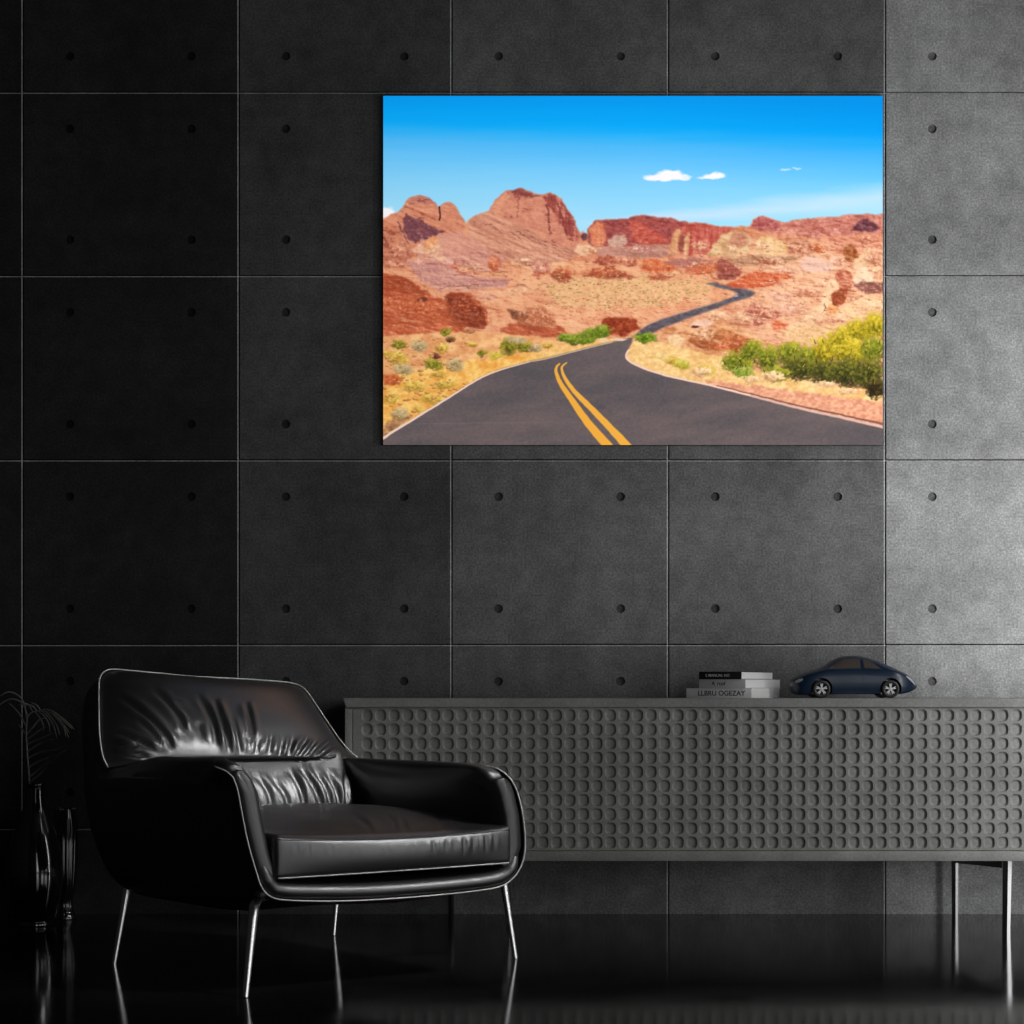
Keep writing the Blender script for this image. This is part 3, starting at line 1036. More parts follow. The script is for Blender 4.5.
LEAFLETS = [[(27, 734, 0), (33, 727, -.02), (39, 720, -.035), (47, 717.5, -.05)], [(27, 739, 0), (33, 735, -.02), (40, 730, -.04), (46, 726.5, -.05)],
            [(27, 745, 0), (31, 742.5, -.01), (42, 738, -.04), (53, 733, -.06)], [(27.3, 752, 0), (31, 749, -.01), (43, 742, -.04), (54.5, 739, -.07)],
            [(27.6, 759, 0), (31, 756.5, -.01), (40, 752.5, -.03), (53, 750, -.06), (67, 745.5, -.09)], [(28, 769, 0), (32, 765, -.01), (42, 760, -.03), (58, 754, -.07), (67.5, 749.5, -.09)],
            [(28.6, 778, 0), (32, 775, -.01), (43, 766, -.04), (52, 760, -.06), (59.5, 757, -.08)], [(29.2, 784, 0), (32, 780, -.01), (41, 773, -.03), (47, 766.5, -.05)],
            [(26.5, 735, 0), (23, 730, .02), (18, 724, .05)], [(26.6, 728, 0), (21, 716, .03), (15, 708.5, .05), (9, 703, .07)],
            [(27, 721, 0), (24, 703, .01), (17, 694.5, .02), (8, 692, .03), (0, 696, .04)], [(28, 716, 0), (22, 703, .02), (13, 699, .03), (6, 700.5, .05), (-2, 706, .06)],
            [(33, 712, -.01), (29, 705.5, 0), (24, 703.5, 0), (19, 704.5, .02)], [(37, 711, -.01), (33, 706.5, -.01), (28, 704.5, 0), (25, 706, .01)],
            [(41, 711, -.014), (37, 705.5, -.01), (31, 702.5, 0)], [(41, 711, -.014), (44, 709.4, -.03), (52, 711, -.05), (63, 718.5, -.06), (73.5, 727.5, -.07)],
            [(45, 711.5, -.018), (51, 713, -.04), (59, 721, -.06), (68, 730.5, -.08)], [(46, 712, -.018), (52, 718, -.03), (57, 726, -.05), (60, 735.5, -.06)],
            [(42, 711.3, -.015), (49, 718, -.03), (54, 727, -.04), (57, 738, -.05)], [(52, 714, -.02), (58, 718, -.03), (64, 725, -.04), (70, 733.5, -.05)],
            [(56, 717, -.03), (61, 724, -.04), (66, 731, -.05), (69, 738, -.06)], [(38, 711, -.012), (44, 716, -.03), (49, 724, -.04), (50, 733, -.05)],
            [(48, 712, -.02), (56, 714.5, -.03), (65, 721, -.05), (75, 730, -.06)], [(60, 719, -.03), (64, 727, -.05), (66, 737, -.06)], [(35, 711.5, -.01), (40, 718, -.02), (43, 724, -.03), (44, 731, -.05)]]
for L_ in LEAFLETS:
    c = spline([lp(*q) for q in L_], 16)
    wv = [.0024 * math.sin(PI * min(1, .12 + .88 * t)) ** .7 + .0003 for t in np.linspace(0, 1, 16)]
    vs, fs = [], []
    for k in range(16):
        t = c[min(k + 1, 15)] - c[max(k - 1, 0)]
        t = t / (np.linalg.norm(t) + 1e-9)
        n = np.cross(t, (.25, .9, .3)); n /= np.linalg.norm(n) + 1e-9
        d = np.cross(t, n)
        # folded blade: V-shaped cross section with a little thickness
        for q in (c[k] - n * wv[k], c[k] + d * wv[k] * .45, c[k] + n * wv[k], c[k] + d * (wv[k] * .45 + .0006)):
            vs.append(q)
    for k in range(15):
        for i in range(4):
            j = (i + 1) % 4
            fs.append((k * 4 + i, k * 4 + j, k * 4 + 4 + j, k * 4 + 4 + i))
    fs += [(3, 2, 1, 0), (60, 61, 62, 63)]
    from_py('leaflet', vs, fs, M_LEAF, leaf, smooth=False)

# ================================================================== books
def text_mesh(txt, size, bold=0.0, extrude=.0002):
    cu = bpy.data.curves.new('lettering', 'FONT')
    cu.body = txt
    cu.size = size
    cu.offset = bold
    cu.extrude = extrude
    cu.align_x = 'CENTER'
    cu.align_y = 'CENTER'
    tmp = bpy.data.objects.new('lettering', cu)
    COL.objects.link(tmp)
    dg = bpy.context.evaluated_depsgraph_get()
    me = bpy.data.meshes.new_from_object(tmp.evaluated_get(dg))
    bpy.data.objects.remove(tmp)
    me.materials.clear()
    return me
M_PAGES = None
def pages_mat():
    m, nt, b = new_mat('book_pages')
    co = obj_coord(nt)
    mp = nt.nodes.new('ShaderNodeMapping'); mp.inputs['Scale'].default_value = (3, 3, 900)
    nt.links.new(co, mp.inputs['Vector'])
    n = noise_node(nt, 1.0, 3, .6, mp.outputs['Vector'])
    r = ramp_node(nt, n.outputs['Fac'], [(.3, (.74, .74, .73)), (.6, (.92, .92, .91))])
    nt.links.new(r.outputs[0], b.inputs['Base Color'])
    setp(b, rough=.8)
    return m
M_PAGES = pages_mat()
M_COVER_GREY = plain('grey_book_cloth', (.90, .90, .90), .6)
M_COVER_MID = plain('mid_grey_book_cloth', (.60, .60, .60), .6)
M_COVER_BLACK = plain('black_book_cloth', (.012, .012, .012), .45)
M_INK = plain('black_ink', (.006, .006, .006), .5)
M_FOIL = plain('pale_ink', (.75, .75, .75), .5)

def book(label, x_left, x_cor, x_right, z0, z1, cover, depth, texts, spine_mat=None):
    """a closed book lying flat, one corner towards the camera: spine to the left, page edges to the right"""
    k = depth / F_PX
    cx = (x_cor - 512) * k
    wl, wr = (x_cor - x_left) * k, (x_right - x_cor) * k
    phi = math.radians(27)
    Ls = wl / (math.cos(phi) + (x_left - 512) / F_PX * math.sin(phi))
    Wd = wr / (math.sin(phi) - (x_right - 512) / F_PX * math.cos(phi))
    o = thing('book', label, 'book', (cx, depth - CAM_D, z0), rotz=-phi, group='books stacked on the sideboard')
    # local frame: corner at the origin, spine along -x, depth along +y
    t = .0014
    H = z1 - z0
    r = .0012
    bm = bmesh.new()
    bm_box(bm, -Ls, 0, 0, Wd, 0, t, r * .5)
    bm_box(bm, -Ls, 0, 0, Wd, H - t, H, r * .5)
    bm_box(bm, -Ls, 0, 0, t, t * .5, H - t * .5, r * .5)
    from_bm('cover', bm, cover, o, autosmooth=math.radians(35))
    bm = bmesh.new()
    bm_box(bm, -Ls + .003, -.0012, t * .8, Wd - .002, t, H - t, .0005)
    from_bm('pages', bm, M_PAGES, o)
    for txt, size, bold, u, w_, mat, sx in texts:
        me = text_mesh(txt, size, bold)
        # stand the lettering on the spine (facing -y)
        for v in me.vertices:
            x, y, z = v.co
            v.co = (x * sx + u * Ls - Ls, -z - .0003, y + H * w_)
        link('spine_lettering', me, o, mat)
    return o
BD = 6.02
ztop = SB_TOP
k_ = BD / F_PX
h1, h2, h3 = 10.0 * k_, 9.0 * k_, 7.6 * k_
book('thick grey-spined book with black capital lettering, bottom of the stack on the sideboard', 686.3, 751.5, 780, ztop, ztop + h1, M_COVER_GREY, BD,
     [('LLBRU OGEZAY', .0215, .00025, .54, .47, M_INK, 1.0)])
book('plain mid-grey book in the middle of the stack on the sideboard', 699, 745.5, 780.5, ztop + h1, ztop + h1 + h2, M_COVER_MID, BD,
     [('A rtof', .018, .0001, .42, .5, M_INK, 1.0)])
book('thin black-spined book lying on top of the stack on the sideboard', 699, 741.5, 773, ztop + h1 + h2, ztop + h1 + h2 + h3, M_COVER_BLACK, BD,
     [('L MANUAL NO', .0115, .0001, .44, .5, M_FOIL, 1.0)])

# ================================================================== model car
CD = 6.16
ck = CD / F_PX
CX = (852 - 512) * ck
car = thing('model_car', 'dark blue model coupe car with silver wheels standing on the sideboard', 'model car', (CX, CD - CAM_D, SB_TOP))
def cxz(px, py):
    return (px - 852) * ck, (697.8 - py) * ck
top_px = [(790.5, 683), (791.2, 680), (794, 677.5), (798, 675.6), (807, 671.9), (819, 668), (826.5, 663.9), (834.5, 658.9), (841.5, 656.4), (852, 655.6), (862, 656.5), (873, 659.4), (884, 664), (895, 669.4), (903, 673.2), (909, 676.8), (913, 681.8), (915, 686)]
bot_px = [(790.5, 686), (792, 691), (796, 694), (805, 694.5), (830, 694), (870, 693.6), (890, 693.8), (900, 693.4), (907, 691.6), (912, 689.2), (915, 687)]
tp = np.array([cxz(*p) for p in top_px]); bp_ = np.array([cxz(*p) for p in bot_px])
tps, bps = spline(tp, 160), spline(bp_, 160)
x_lo, x_hi = cxz(790.6, 0)[0], cxz(914.9, 0)[0]
def ztop_f(x): return float(np.interp(x, tps[:, 0], tps[:, 1]))
def zbot_f(x): return float(np.interp(x, bps[:, 0], bps[:, 1]))
belt_px = np.array([cxz(*p) for p in [(790, 684), (794, 679.5), (805, 674.5), (822, 670.2), (850, 669.2), (878, 669.8), (892, 671.8), (903, 675.5), (911, 680.5), (915, 686.4)]])
def zbelt_f(x): return min(float(np.interp(x, belt_px[:, 0], belt_px[:, 1])), ztop_f(x) - .0008)
plan = np.array([(x_lo, .030), (x_lo + .006, .050), (x_lo + .02, .064), (x_lo + .05, .074), (x_lo + .10, .0775), (CX * 0, .078), (x_hi - .12, .081), (x_hi - .075, .082), (x_hi - .045, .074), (x_hi - .022, .060), (x_hi - .008, .044), (x_hi, .030)])
def half_w(x): return float(np.interp(x, plan[:, 0], plan[:, 1]))
plan_s = spline(plan, 120)
def half_w(x): return float(np.interp(x, plan_s[:, 0], plan_s[:, 1]))
def section(x, n=26):
    """half section from the floor pan up the side and over the roof: (half width, z)"""
    zb, zt, zm, w = zbot_f(x), ztop_f(x), zbelt_f(x), half_w(x)
    cab = np.clip((zt - zm) / .036, 0, 1)
    pts = [(0, zb), (w * .84, zb), (w * .945, zb + (zm - zb) * .10), (w * .99, zb + (zm - zb) * .34), (w, zb + (zm - zb) * .58), (w * .975, zb + (zm - zb) * .86), (w * (.93 - .03 * cab), zm + (zt - zm) * .06),
           (w * (.80 - .03 * cab), zm + (zt - zm) * (.42 + .10 * cab)), (w * (.62 - .04 * cab), zm + (zt - zm) * (.78 + .08 * cab)), (w * .34, zm + (zt - zm) * .965), (0, zt)]
    return spline(pts, n)
xs = np.concatenate([np.linspace(x_lo, x_lo + .03, 12)[:-1], np.linspace(x_lo + .03, x_hi - .04, 50), np.linspace(x_hi - .04, x_hi, 14)[1:]])
NSEC = 26
secs = [section(x) for x in xs]
vs, fs = [], []
ring = 2 * NSEC - 2
for x, sc in zip(xs, secs):
    for (y, z) in sc:
        vs.append((x, -y, z))
    for (y, z) in sc[-2:0:-1]:
        vs.append((x, y, z))
for i in range(len(xs) - 1):
    for j in range(ring):
        j2 = (j + 1) % ring
        fs.append((i * ring + j, i * ring + j2, (i + 1) * ring + j2, (i + 1) * ring + j))
fs.append(tuple(range(ring)))
fs.append(tuple((len(xs) - 1) * ring + j for j in range(ring)))
def paint():
    m, nt, b = new_mat('navy_car_paint')
    setp(b, color=(.004, .018, .046), rough=.38, spec=.4, coat=.25, coat_rough=.15)
    return m
M_PAINT = paint()
M_CARGLASS = plain('car_window_glass', (.085, .072, .062), .08, spec=.6)
M_TYRE = plain('tyre_rubber', (.035, .035, .035), .5)
M_RIM = plain('silver_wheel', (.70, .70, .71), .32, metal=.15)
M_LAMP = plain('lamp_lens', (.50, .50, .50), .12, spec=.7)
M_SHUT = plain('shut_line', (.003, .006, .015), .6)
tmpb = from_py('body', vs, fs, M_PAINT, None, smooth=True)
# wheel arches are cut out of the body
wheels = [cxz(817.9, 689.2), cxz(886, 689.2)]
WR = 8.9 * ck
WR_Z = WR
cut = bmesh.new()
for wx, wz in wheels:
    bmesh.ops.create_cone(cut, cap_ends=True, segments=48, radius1=WR * 1.20, radius2=WR * 1.20, depth=.4,
                          matrix=Matrix.Translation((wx, 0, WR_Z + .001)) @ Matrix.Rotation(PI / 2, 4, 'X'))
cutter = from_bm('arch_cutter', cut)
md = tmpb.modifiers.new('arches', 'BOOLEAN')
md.operation = 'DIFFERENCE'
md.object = cutter
md.solver = 'EXACT'
dg = bpy.context.evaluated_depsgraph_get()
me = bpy.data.meshes.new_from_object(tmpb.evaluated_get(dg))
bpy.data.objects.remove(tmpb); bpy.data.objects.remove(cutter)
me.materials.clear()
bodyo = link('body', me, car, M_PAINT, smooth=True)
me.set_sharp_from_angle(angle=math.radians(40))
# dark chassis inside the arches
bm = bmesh.new()
bm_box(bm, cxz(806, 0)[0], cxz(900, 0)[0], -.048, .048, .018, .052)
from_bm('chassis', bm, M_TYRE, car)

def surf_y(x, z):
    sc = section(x, 60)
    k = np.argmax(sc[:, 0])
    up = sc[k:]
    lo = sc[:k + 1]
    if z >= up[0, 1]:
        return float(np.interp(z, up[:, 1], up[:, 0]))
    return float(np.interp(z, lo[3:, 1], lo[3:, 0]))
def side_panel(name, low, high, mat, out=.0007, n=26, m=7, sides=(-1, 1)):
    """a pane lying on the body side between a lower and an upper pixel curve"""
    lo_, hi_ = spline([cxz(*p) for p in low], n), spline([cxz(*p) for p in high], n)
    for s in sides:
        vs, fs = [], []
        for i in range(n):
            for j in range(m):
                t = j / (m - 1.0)
                x = lo_[i][0] * (1 - t) + hi_[i][0] * t
                z = lo_[i][1] * (1 - t) + hi_[i][1] * t
                vs.append((x, s * (surf_y(x, z) + out), z))
        fs = grid_faces(n, m)
        from_py(name, vs, fs, mat, car, smooth=True)
side_panel('side_window', [(825, 669.2), (836, 668.9), (847, 668.6), (856.6, 668.4)], [(825.4, 668.8), (833, 663.5), (840, 659.7), (848, 658.9), (856.8, 659.0)], M_CARGLASS)
side_panel('side_window', [(860.6, 668.2), (868, 668.7), (877, 669.2)], [(859.4, 659.4), (864, 660.3), (869, 662.8), (874.5, 667), (877.2, 669)], M_CARGLASS)
side_panel('door_shut_line', [(857.8, 692.2), (858.4, 680), (858.2, 669)], [(858.3, 692.2), (858.9, 680), (858.7, 669)], M_SHUT, .0003, 20, 2)
side_panel('headlight', [(792.6, 682.4), (796, 682.2), (799.6, 680)], [(793.4, 680.6), (796.5, 678.8), (799.9, 678.6)], M_LAMP, .0008, 12, 5)
side_panel('taillight', [(901.5, 676.4), (906, 680.5), (912.4, 685.4)], [(902.3, 675.6), (908, 678.8), (912.8, 684)], M_LAMP, .0008, 14, 5)
# wheels
def wheel(wx, side):
    y = side * .069
    prof = []
    w2 = .011
    ring_p = [(.62, -w2 * .8), (.80, -w2), (.95, -w2 * .85), (1.0, -w2 * .4), (1.0, w2 * .4), (.95, w2 * .85), (.80, w2), (.62, w2 * .8)]
    vs, fs = [], []
    n = 40
    for k, (r, d) in enumerate(ring_p):
        for i in range(n):
            th = 2 * PI * i / n
            vs.append((wx + WR * r * math.cos(th), y + d, WR_Z + WR * r * math.sin(th)))
    for k in range(len(ring_p)):
        k2 = (k + 1) % len(ring_p)
        for i in range(n):
            j = (i + 1) % n
            fs.append((k * n + i, k * n + j, k2 * n + j, k2 * n + i))
    t = from_py('wheel', vs, fs, M_TYRE, car, smooth=True, autosmooth=math.radians(40))
    # rim: outer ring, hub and five twin spokes
    bm = bmesh.new()
    yo = y + side * w2 * .75
    def ringm(r0, r1, d0, d1):
        for i in range(n):
            a, b = 2 * PI * i / n, 2 * PI * (i + 1) / n
            q = lambda r, th, d: bm.verts.new((wx + WR * r * math.cos(th), yo - side * d, WR_Z + WR * r * math.sin(th)))
            bm.faces.new([q(r0, a, d0), q(r0, b, d0), q(r1, b, d1), q(r1, a, d1)])
    ringm(.76, .70, 0, .0005); ringm(.70, .66, .0005, .003); ringm(.66, .62, .003, .012)
    ringm(.0001, .18, -.001, 0); ringm(.18, .20, 0, .006)
    for k in range(5):
        th0 = 2 * PI * k / 5 + PI / 2
        for dth in (-.16, .16):
            th = th0 + dth
            c, s = math.cos(th), math.sin(th)
            wd = WR * .055
            vv = []
            for r in (.12, .70):
                for e in (-1, 1):
                    for d in (.0, .005):
                        vv.append(bm.verts.new((wx + WR * r * c - e * wd * s, yo - side * d, WR_Z + WR * r * s + e * wd * c)))
            for f in ((0, 1, 3, 2), (4, 5, 7, 6), (0, 1, 5, 4), (2, 3, 7, 6), (0, 2, 6, 4), (1, 3, 7, 5)):
                bm.faces.new([vv[q_] for q_ in f])
    from_bm('rim', bm, M_RIM, t)
for wx, wz in wheels:
    for sd in (-1, 1):
        wheel(wx, sd)
# ================================================================== the print on the wall: desert road under a blue sky
PX0, PX1, PY0, PY1 = 383.2, 882.8, 95.8, 445.0
PS = 1.6                                             # painted samples per photo pixel
PW, PH = int((PX1 - PX0) * PS), int((PY1 - PY0) * PS)

def paint_print():
    rs = np.random.RandomState(11)
    gx, gy = np.meshgrid(PX0 + (np.arange(PW) + .5) / PW * (PX1 - PX0), PY0 + (np.arange(PH) + .5) / PH * (PY1 - PY0))
    def vnoise(x, y, seed):
        r = np.random.RandomState(seed).rand(256, 256)
        xi, yi = np.floor(x).astype(int), np.floor(y).astype(int)
        fx, fy = x - xi, y - yi
        fx, fy = fx * fx * (3 - 2 * fx), fy * fy * (3 - 2 * fy)
        g = lambda a, b: r[b % 256, a % 256]
        return (g(xi, yi) * (1 - fx) + g(xi + 1, yi) * fx) * (1 - fy) + (g(xi, yi + 1) * (1 - fx) + g(xi + 1, yi + 1) * fx) * fy
    def fbm(sx, sy, seed, oct=4, ang=0.0, gain=.55):
        """about 0 +- 1; sx, sy: feature size in photo pixels"""
        c, s = math.cos(ang), math.sin(ang)
        x, y = (gx * c + gy * s) / sx, (-gx * s + gy * c) / sy
        out, amp, tot = 0, 1.0, 0
        for o in range(oct):
            out = out + amp * (vnoise(x * 2 ** o + 17.3 * o, y * 2 ** o + 9.1 * o, seed + o) * 2 - 1)
            tot += amp; amp *= gain
        return out / tot * 1.6
    wob_x, wob_y = fbm(7, 5, 101, 4), fbm(7, 5, 202, 4)
    def inside(poly, wob):
        X, Y = gx + wob_x * wob, gy + wob_y * wob
        m = np.zeros(gx.shape, bool)
        n = len(poly)
        for i in range(n):
            x0, y0 = poly[i]; x1, y1 = poly[(i + 1) % n]
            if y0 == y1:
                continue
            c = ((y0 <= Y) & (Y < y1)) | ((y1 <= Y) & (Y < y0))
            xi = x0 + (Y - y0) / (y1 - y0) * (x1 - x0)
            m ^= c & (X < xi)
        return m
    def blur(m, r):
        if r <= 0:
            return m.astype(float)
        k = max(1, int(r * PS))
        out = m.astype(float)
        for _ in range(2):
            for ax in (0, 1):
                pad = [(0, 0), (0, 0)]; pad[ax] = (k, k)
                p = np.pad(out, pad, mode='edge')
                cs = np.cumsum(p, axis=ax)
                z = np.zeros_like(np.take(cs, [0], axis=ax))
                cs = np.concatenate([z, cs], axis=ax)
                a = np.take(cs, range(2 * k + 1, cs.shape[ax]), axis=ax)
                b = np.take(cs, range(0, cs.shape[ax] - 2 * k - 1), axis=ax)
                out = (a - b) / (2 * k + 1)
        return out
    img = np.zeros((PH, PW, 3))
    def over(mask, col):
        m = mask[..., None]
        img[:] = img * (1 - m) + np.asarray(col, float) * m if np.ndim(col) == 1 else img * (1 - m) + col * m
    def tex(c1, c2, n, amt=1.0):
        t = np.clip(.5 + .5 * n * amt, 0, 1)[..., None]
        return np.array(c1, float) * (1 - t) + np.array(c2, float) * t
    def poly(pts, c1, c2=None, n=None, wob=2.0, soft=.35):
        m = blur(inside(pts, wob), soft)
        over(m, np.array(c1, float) if c2 is None else tex(c1, c2, n))
        return m
    def ell(cx, cy, rx, ry, col, soft=1.0, wob=0.0, power=1.0):
        d = ((gx + wob_x * wob - cx) / rx) ** 2 + ((gy + wob_y * wob - cy) / ry) ** 2
        m = np.clip((1 - d) * soft, 0, 1) ** power
        over(m, np.array(col, float))
    def stroke(pts, w0, w1, col, wob=0.0, soft=.8, n=60):
        P = spline(pts, n)
        best = np.full(gx.shape, 1e9)
        X, Y = gx + wob_x * wob, gy + wob_y * wob
        for k in range(len(P) - 1):
            A, B = P[k], P[k + 1]
            r = max(w0, w1) + 2
            ab = B - A
            L2 = ab @ ab + 1e-9
            sl = (slice(max(0, int((min(A[1], B[1]) - r - PY0) * PS)), max(0, int((max(A[1], B[1]) + r - PY0) * PS) + 1)),
                  slice(max(0, int((min(A[0], B[0]) - r - PX0) * PS)), max(0, int((max(A[0], B[0]) + r - PX0) * PS) + 1)))
            xx, yy = X[sl], Y[sl]
            if xx.size == 0:
                continue
            t = np.clip(((xx - A[0]) * ab[0] + (yy - A[1]) * ab[1]) / L2, 0, 1)
            d = np.hypot(xx - A[0] - t * ab[0], yy - A[1] - t * ab[1])
            w_ = w0 + (w1 - w0) * (k + t) / (len(P) - 1)
            best[sl] = np.minimum(best[sl], d - w_ / 2)
        over(np.clip(.5 - best / soft, 0, 1), np.array(col, float))

    # ---- sky
    ys = [95, 112, 126, 134, 146, 160, 178, 196, 225]
    cols = np.array([(2, 150, 236), (2, 160, 243), (6, 168, 248), (40, 176, 247), (78, 185, 247), (100, 194, 249), (124, 205, 249), (142, 213, 249), (165, 222, 248)], float)
    yy = gy - (gx - 600) * .030 + fbm(120, 7, 5, 3) * 2.0
    for c in range(3):
        img[..., c] = np.interp(yy, ys, cols[:, c])
    over(np.clip((gx - 640) / 500, 0, .5) * np.clip((200 - gy) / 110, 0, 1), np.array((0, 138, 226), float))
    band = np.clip(1 - np.abs(gy - (223 - np.clip(gx - 600, 0, 400) * .085 + fbm(60, 8, 9, 3) * 2.5)) / (5 + np.clip(gx - 600, 0, 400) * .045), 0, 1) ** .8 * np.clip((gx - 575) / 60, 0, 1)
    over(band * .62, np.array((214, 228, 246), float))
    for cx, cy, rx, ry, a in ((661, 178.2, 19, 4.2, .9), (668, 175.0, 12, 6.2, 1), (676, 175.4, 9, 5.6, .95), (684, 177.4, 9, 3.6, .85), (654, 178.8, 11, 2.6, .8), (713, 176.4, 13, 3.6, .95), (716, 175.4, 9, 3.4, .9), (704, 178, 9, 2, .7), (785, 169.6, 6, 1.3, .5), (797, 168.2, 6, 1.3, .5)):
        d = ((gx + wob_x * 1.6 - cx) / rx) ** 2 + ((gy + wob_y * 1.2 - cy) / ry) ** 2
        over(np.clip((1 - d) * 1.5, 0, 1) * a * (gy < 182.5), np.array((250, 246, 251), float))
    ell(386, 214, 12, 8, (250, 246, 248), 1.6, 2)

    # ---- everything below the skyline
    n_fine, n_mid, n_big = fbm(3.2, 2.4, 31, 3), fbm(11, 7, 41, 4), fbm(40, 16, 51, 4)
    n_str = fbm(26, 2.6, 61, 4, math.radians(24))
    n_hor = fbm(26, 3.0, 71, 4, math.radians(3))
    n_vert = fbm(3.2, 22, 81, 3)
    sky = [(383, 218), (390, 216), (397.7, 213.4), (404, 207.7), (408, 198.7), (413, 197), (419, 195.2), (427, 198), (435, 203.6), (439, 208.5), (441, 204.5), (448, 201.8), (455, 205), (461, 215), (465, 224), (469, 218.3), (481, 213.2), (489, 211.6), (495.5, 201), (501, 195), (507, 190), (513, 190.4), (521.6, 188), (528, 190.5), (534.6, 194.2), (543.6, 195), (550, 193), (560, 198), (566, 207), (574.5, 220.8), (580, 234), (582.6, 231), (587, 235), (589, 227), (597, 220.8), (605, 219), (628, 218.3), (638, 216), (656, 216.5), (674, 219), (688.6, 223.2), (706.5, 223), (717, 226), (733, 227), (749.6, 226), (753.7, 220), (762.6, 216.5), (774, 219), (787, 223), (795, 219), (808, 218), (823, 218), (841, 216), (859, 214), (884, 215), (884, 446), (383, 446)]
    poly(sky, (206, 120, 84), (226, 158, 118), n_mid, 1.2)
    # plain of sparse scrub
    poly([(500, 268), (560, 262), (640, 258), (745, 262), (760, 290), (700, 312), (650, 332), (560, 340), (500, 330), (470, 300)], (214, 130, 92), (238, 178, 132), n_mid)
    poly([(545, 290), (560, 279), (600, 274), (650, 276), (712, 284), (706, 296), (660, 306), (610, 310), (560, 306)], (206, 150, 96), (238, 190, 134), n_fine, 3)
    # right-hand slopes
    poly([(700, 250), (760, 232), (884, 228), (884, 340), (800, 340), (720, 345), (650, 340), (700, 315), (756, 296), (740, 276)], (200, 120, 88), (240, 178, 136), n_mid * .8 + n_hor * .5, 2)
    # left peak
    poly([(383, 219), (397, 213.4), (404, 207.7), (408, 198.7), (413, 197), (419, 195.2), (427, 198), (435, 203.6), (439, 209), (441, 204.5), (448, 201.8), (455, 205), (461, 215), (466, 226), (462, 236), (440, 236), (420, 246), (410, 260), (383, 264)], (170, 88, 66), (222, 140, 108), n_str + .4 * n_fine, 1.0)
    poly([(408, 200), (419, 196), (430, 199), (436, 204), (424, 204), (410, 205)], (150, 82, 80), (182, 104, 88), n_fine, 1.2)
    poly([(405, 214), (414, 218), (425, 222), (434, 227), (446, 231), (437, 236), (427, 240), (415, 243), (408, 238), (403, 228)], (104, 58, 70), (140, 82, 84), n_fine, 1.6)
    stroke([(439.5, 207), (440.5, 214), (440, 220)], 2.2, 1.6, (92, 46, 46), .6)
    poly([(383, 222), (392, 222), (400, 230), (406, 244), (410, 258), (404, 266), (383, 268)], (150, 76, 62), (206, 118, 84), n_mid + n_fine * .5, 2)
    stroke([(398, 222), (403, 232), (408, 244)], 2.2, 1.4, (124, 64, 64), 1.5, 2)
    # great dome and the tilted strata under it
    poly([(489, 212.5), (495.5, 201), (501, 195), (507, 190), (513, 190.4), (521.6, 188), (528, 190.5), (534.6, 194.2), (543.6, 195), (550, 193), (560, 198), (566, 207), (574.5, 220.8), (580, 235), (578, 246), (560, 252), (545, 242), (530, 230), (512, 223), (498, 217)], (164, 84, 70), (212, 134, 108), n_mid + .5 * n_fine, 1.0)
    poly([(543, 196), (550, 193.4), (560, 198), (566, 207), (574.5, 221), (579.5, 236), (573, 242), (565, 232), (557, 218), (548, 207)], (132, 56, 54), (190, 100, 84), n_vert, 1.4)
    poly([(508, 190.5), (522, 188.3), (534, 194.5), (543, 196), (530, 198), (516, 193)], (122, 58, 60), (160, 84, 78), n_fine, 1.0)
    stroke([(521, 197), (517, 208), (519, 218)], 1.2, .8, (150, 82, 70), 1.5, 2)
    stroke([(547, 206), (549, 222), (551, 234)], 2.0, 1.0, (132, 66, 62), 1.5, 2)
    stroke([(558, 204), (563, 220), (567, 236)], 1.6, 1.0, (122, 54, 54), 1.5, 2)
    poly([(492, 210), (497, 202), (505, 193), (510, 196), (503, 206), (496, 214)], (196, 116, 90), (226, 156, 122), n_fine, 1.2)
    poly([(469, 219), (481, 213.5), (489, 212.5), (512, 222), (530, 229), (546, 241), (562, 250), (578, 246), (574, 258), (540, 266), (506, 258), (484, 246), (468, 238)], (166, 98, 80), (226, 162, 134), n_str * 1.2 + .3 * n_fine, 1.0)
    for k in range(9):
        x0 = 486 + k * 8 + rs.uniform(-3, 3)
        stroke([(x0, 224 + k * 2.2), (x0 + 14, 231 + k * 2.2), (x0 + 30, 240 + k * 2)], 1.2, .6, (150, 88, 74), 2.2, 1.4)
    # pale and lilac slabs in front of the peaks
    poly([(412, 251), (424, 242), (440, 235), (458, 231), (474, 238), (490, 249), (508, 259), (500, 268), (470, 274), (440, 268), (424, 260)], (180, 112, 104), (226, 160, 138), n_str + n_fine * .4, 1.6)
    poly([(412, 250), (420, 244), (428, 249), (440, 254), (452, 260), (446, 263), (430, 257)], (226, 160, 130), (248, 206, 176), n_fine, 1.4)
    poly([(424, 243), (433, 236), (438, 240), (436, 249), (428, 249)], (220, 130, 70), (240, 168, 104), n_fine, 1.2)
    poly([(405, 262), (430, 262), (452, 270), (480, 277), (512, 280), (505, 288), (470, 290), (440, 290), (418, 278)], (168, 104, 104), (208, 148, 138), n_hor, 1.6)
    for cx, cy, rx, ry in ((494, 263, 8, 8), (541, 271, 9, 7), (456, 267, 7, 4), (466, 273, 9, 3)):
        ell(cx, cy, rx, ry, (190, 88, 62), 1.6, 2.5); ell(cx - 2, cy - ry * .4, rx * .7, ry * .45, (222, 134, 104), 1.4, 1.5)
    for cx, cy, rx, ry in ((502, 271, 12, 2), (525, 264, 14, 2.4), (470, 286, 22, 1.6), (447, 287, 10, 1.4), (520, 287, 12, 1.4)):
        ell(cx, cy, rx, ry, (150, 96, 78), .8, 2.5)
    # red mound, dark boulder, middle rock
    poly([(383, 273), (392, 275), (404, 278), (418, 285), (430, 293), (442, 300), (452, 306), (462, 320), (470, 331), (440, 333), (383, 338)], (162, 62, 34), (206, 100, 62), n_mid + n_hor * .6, 2)
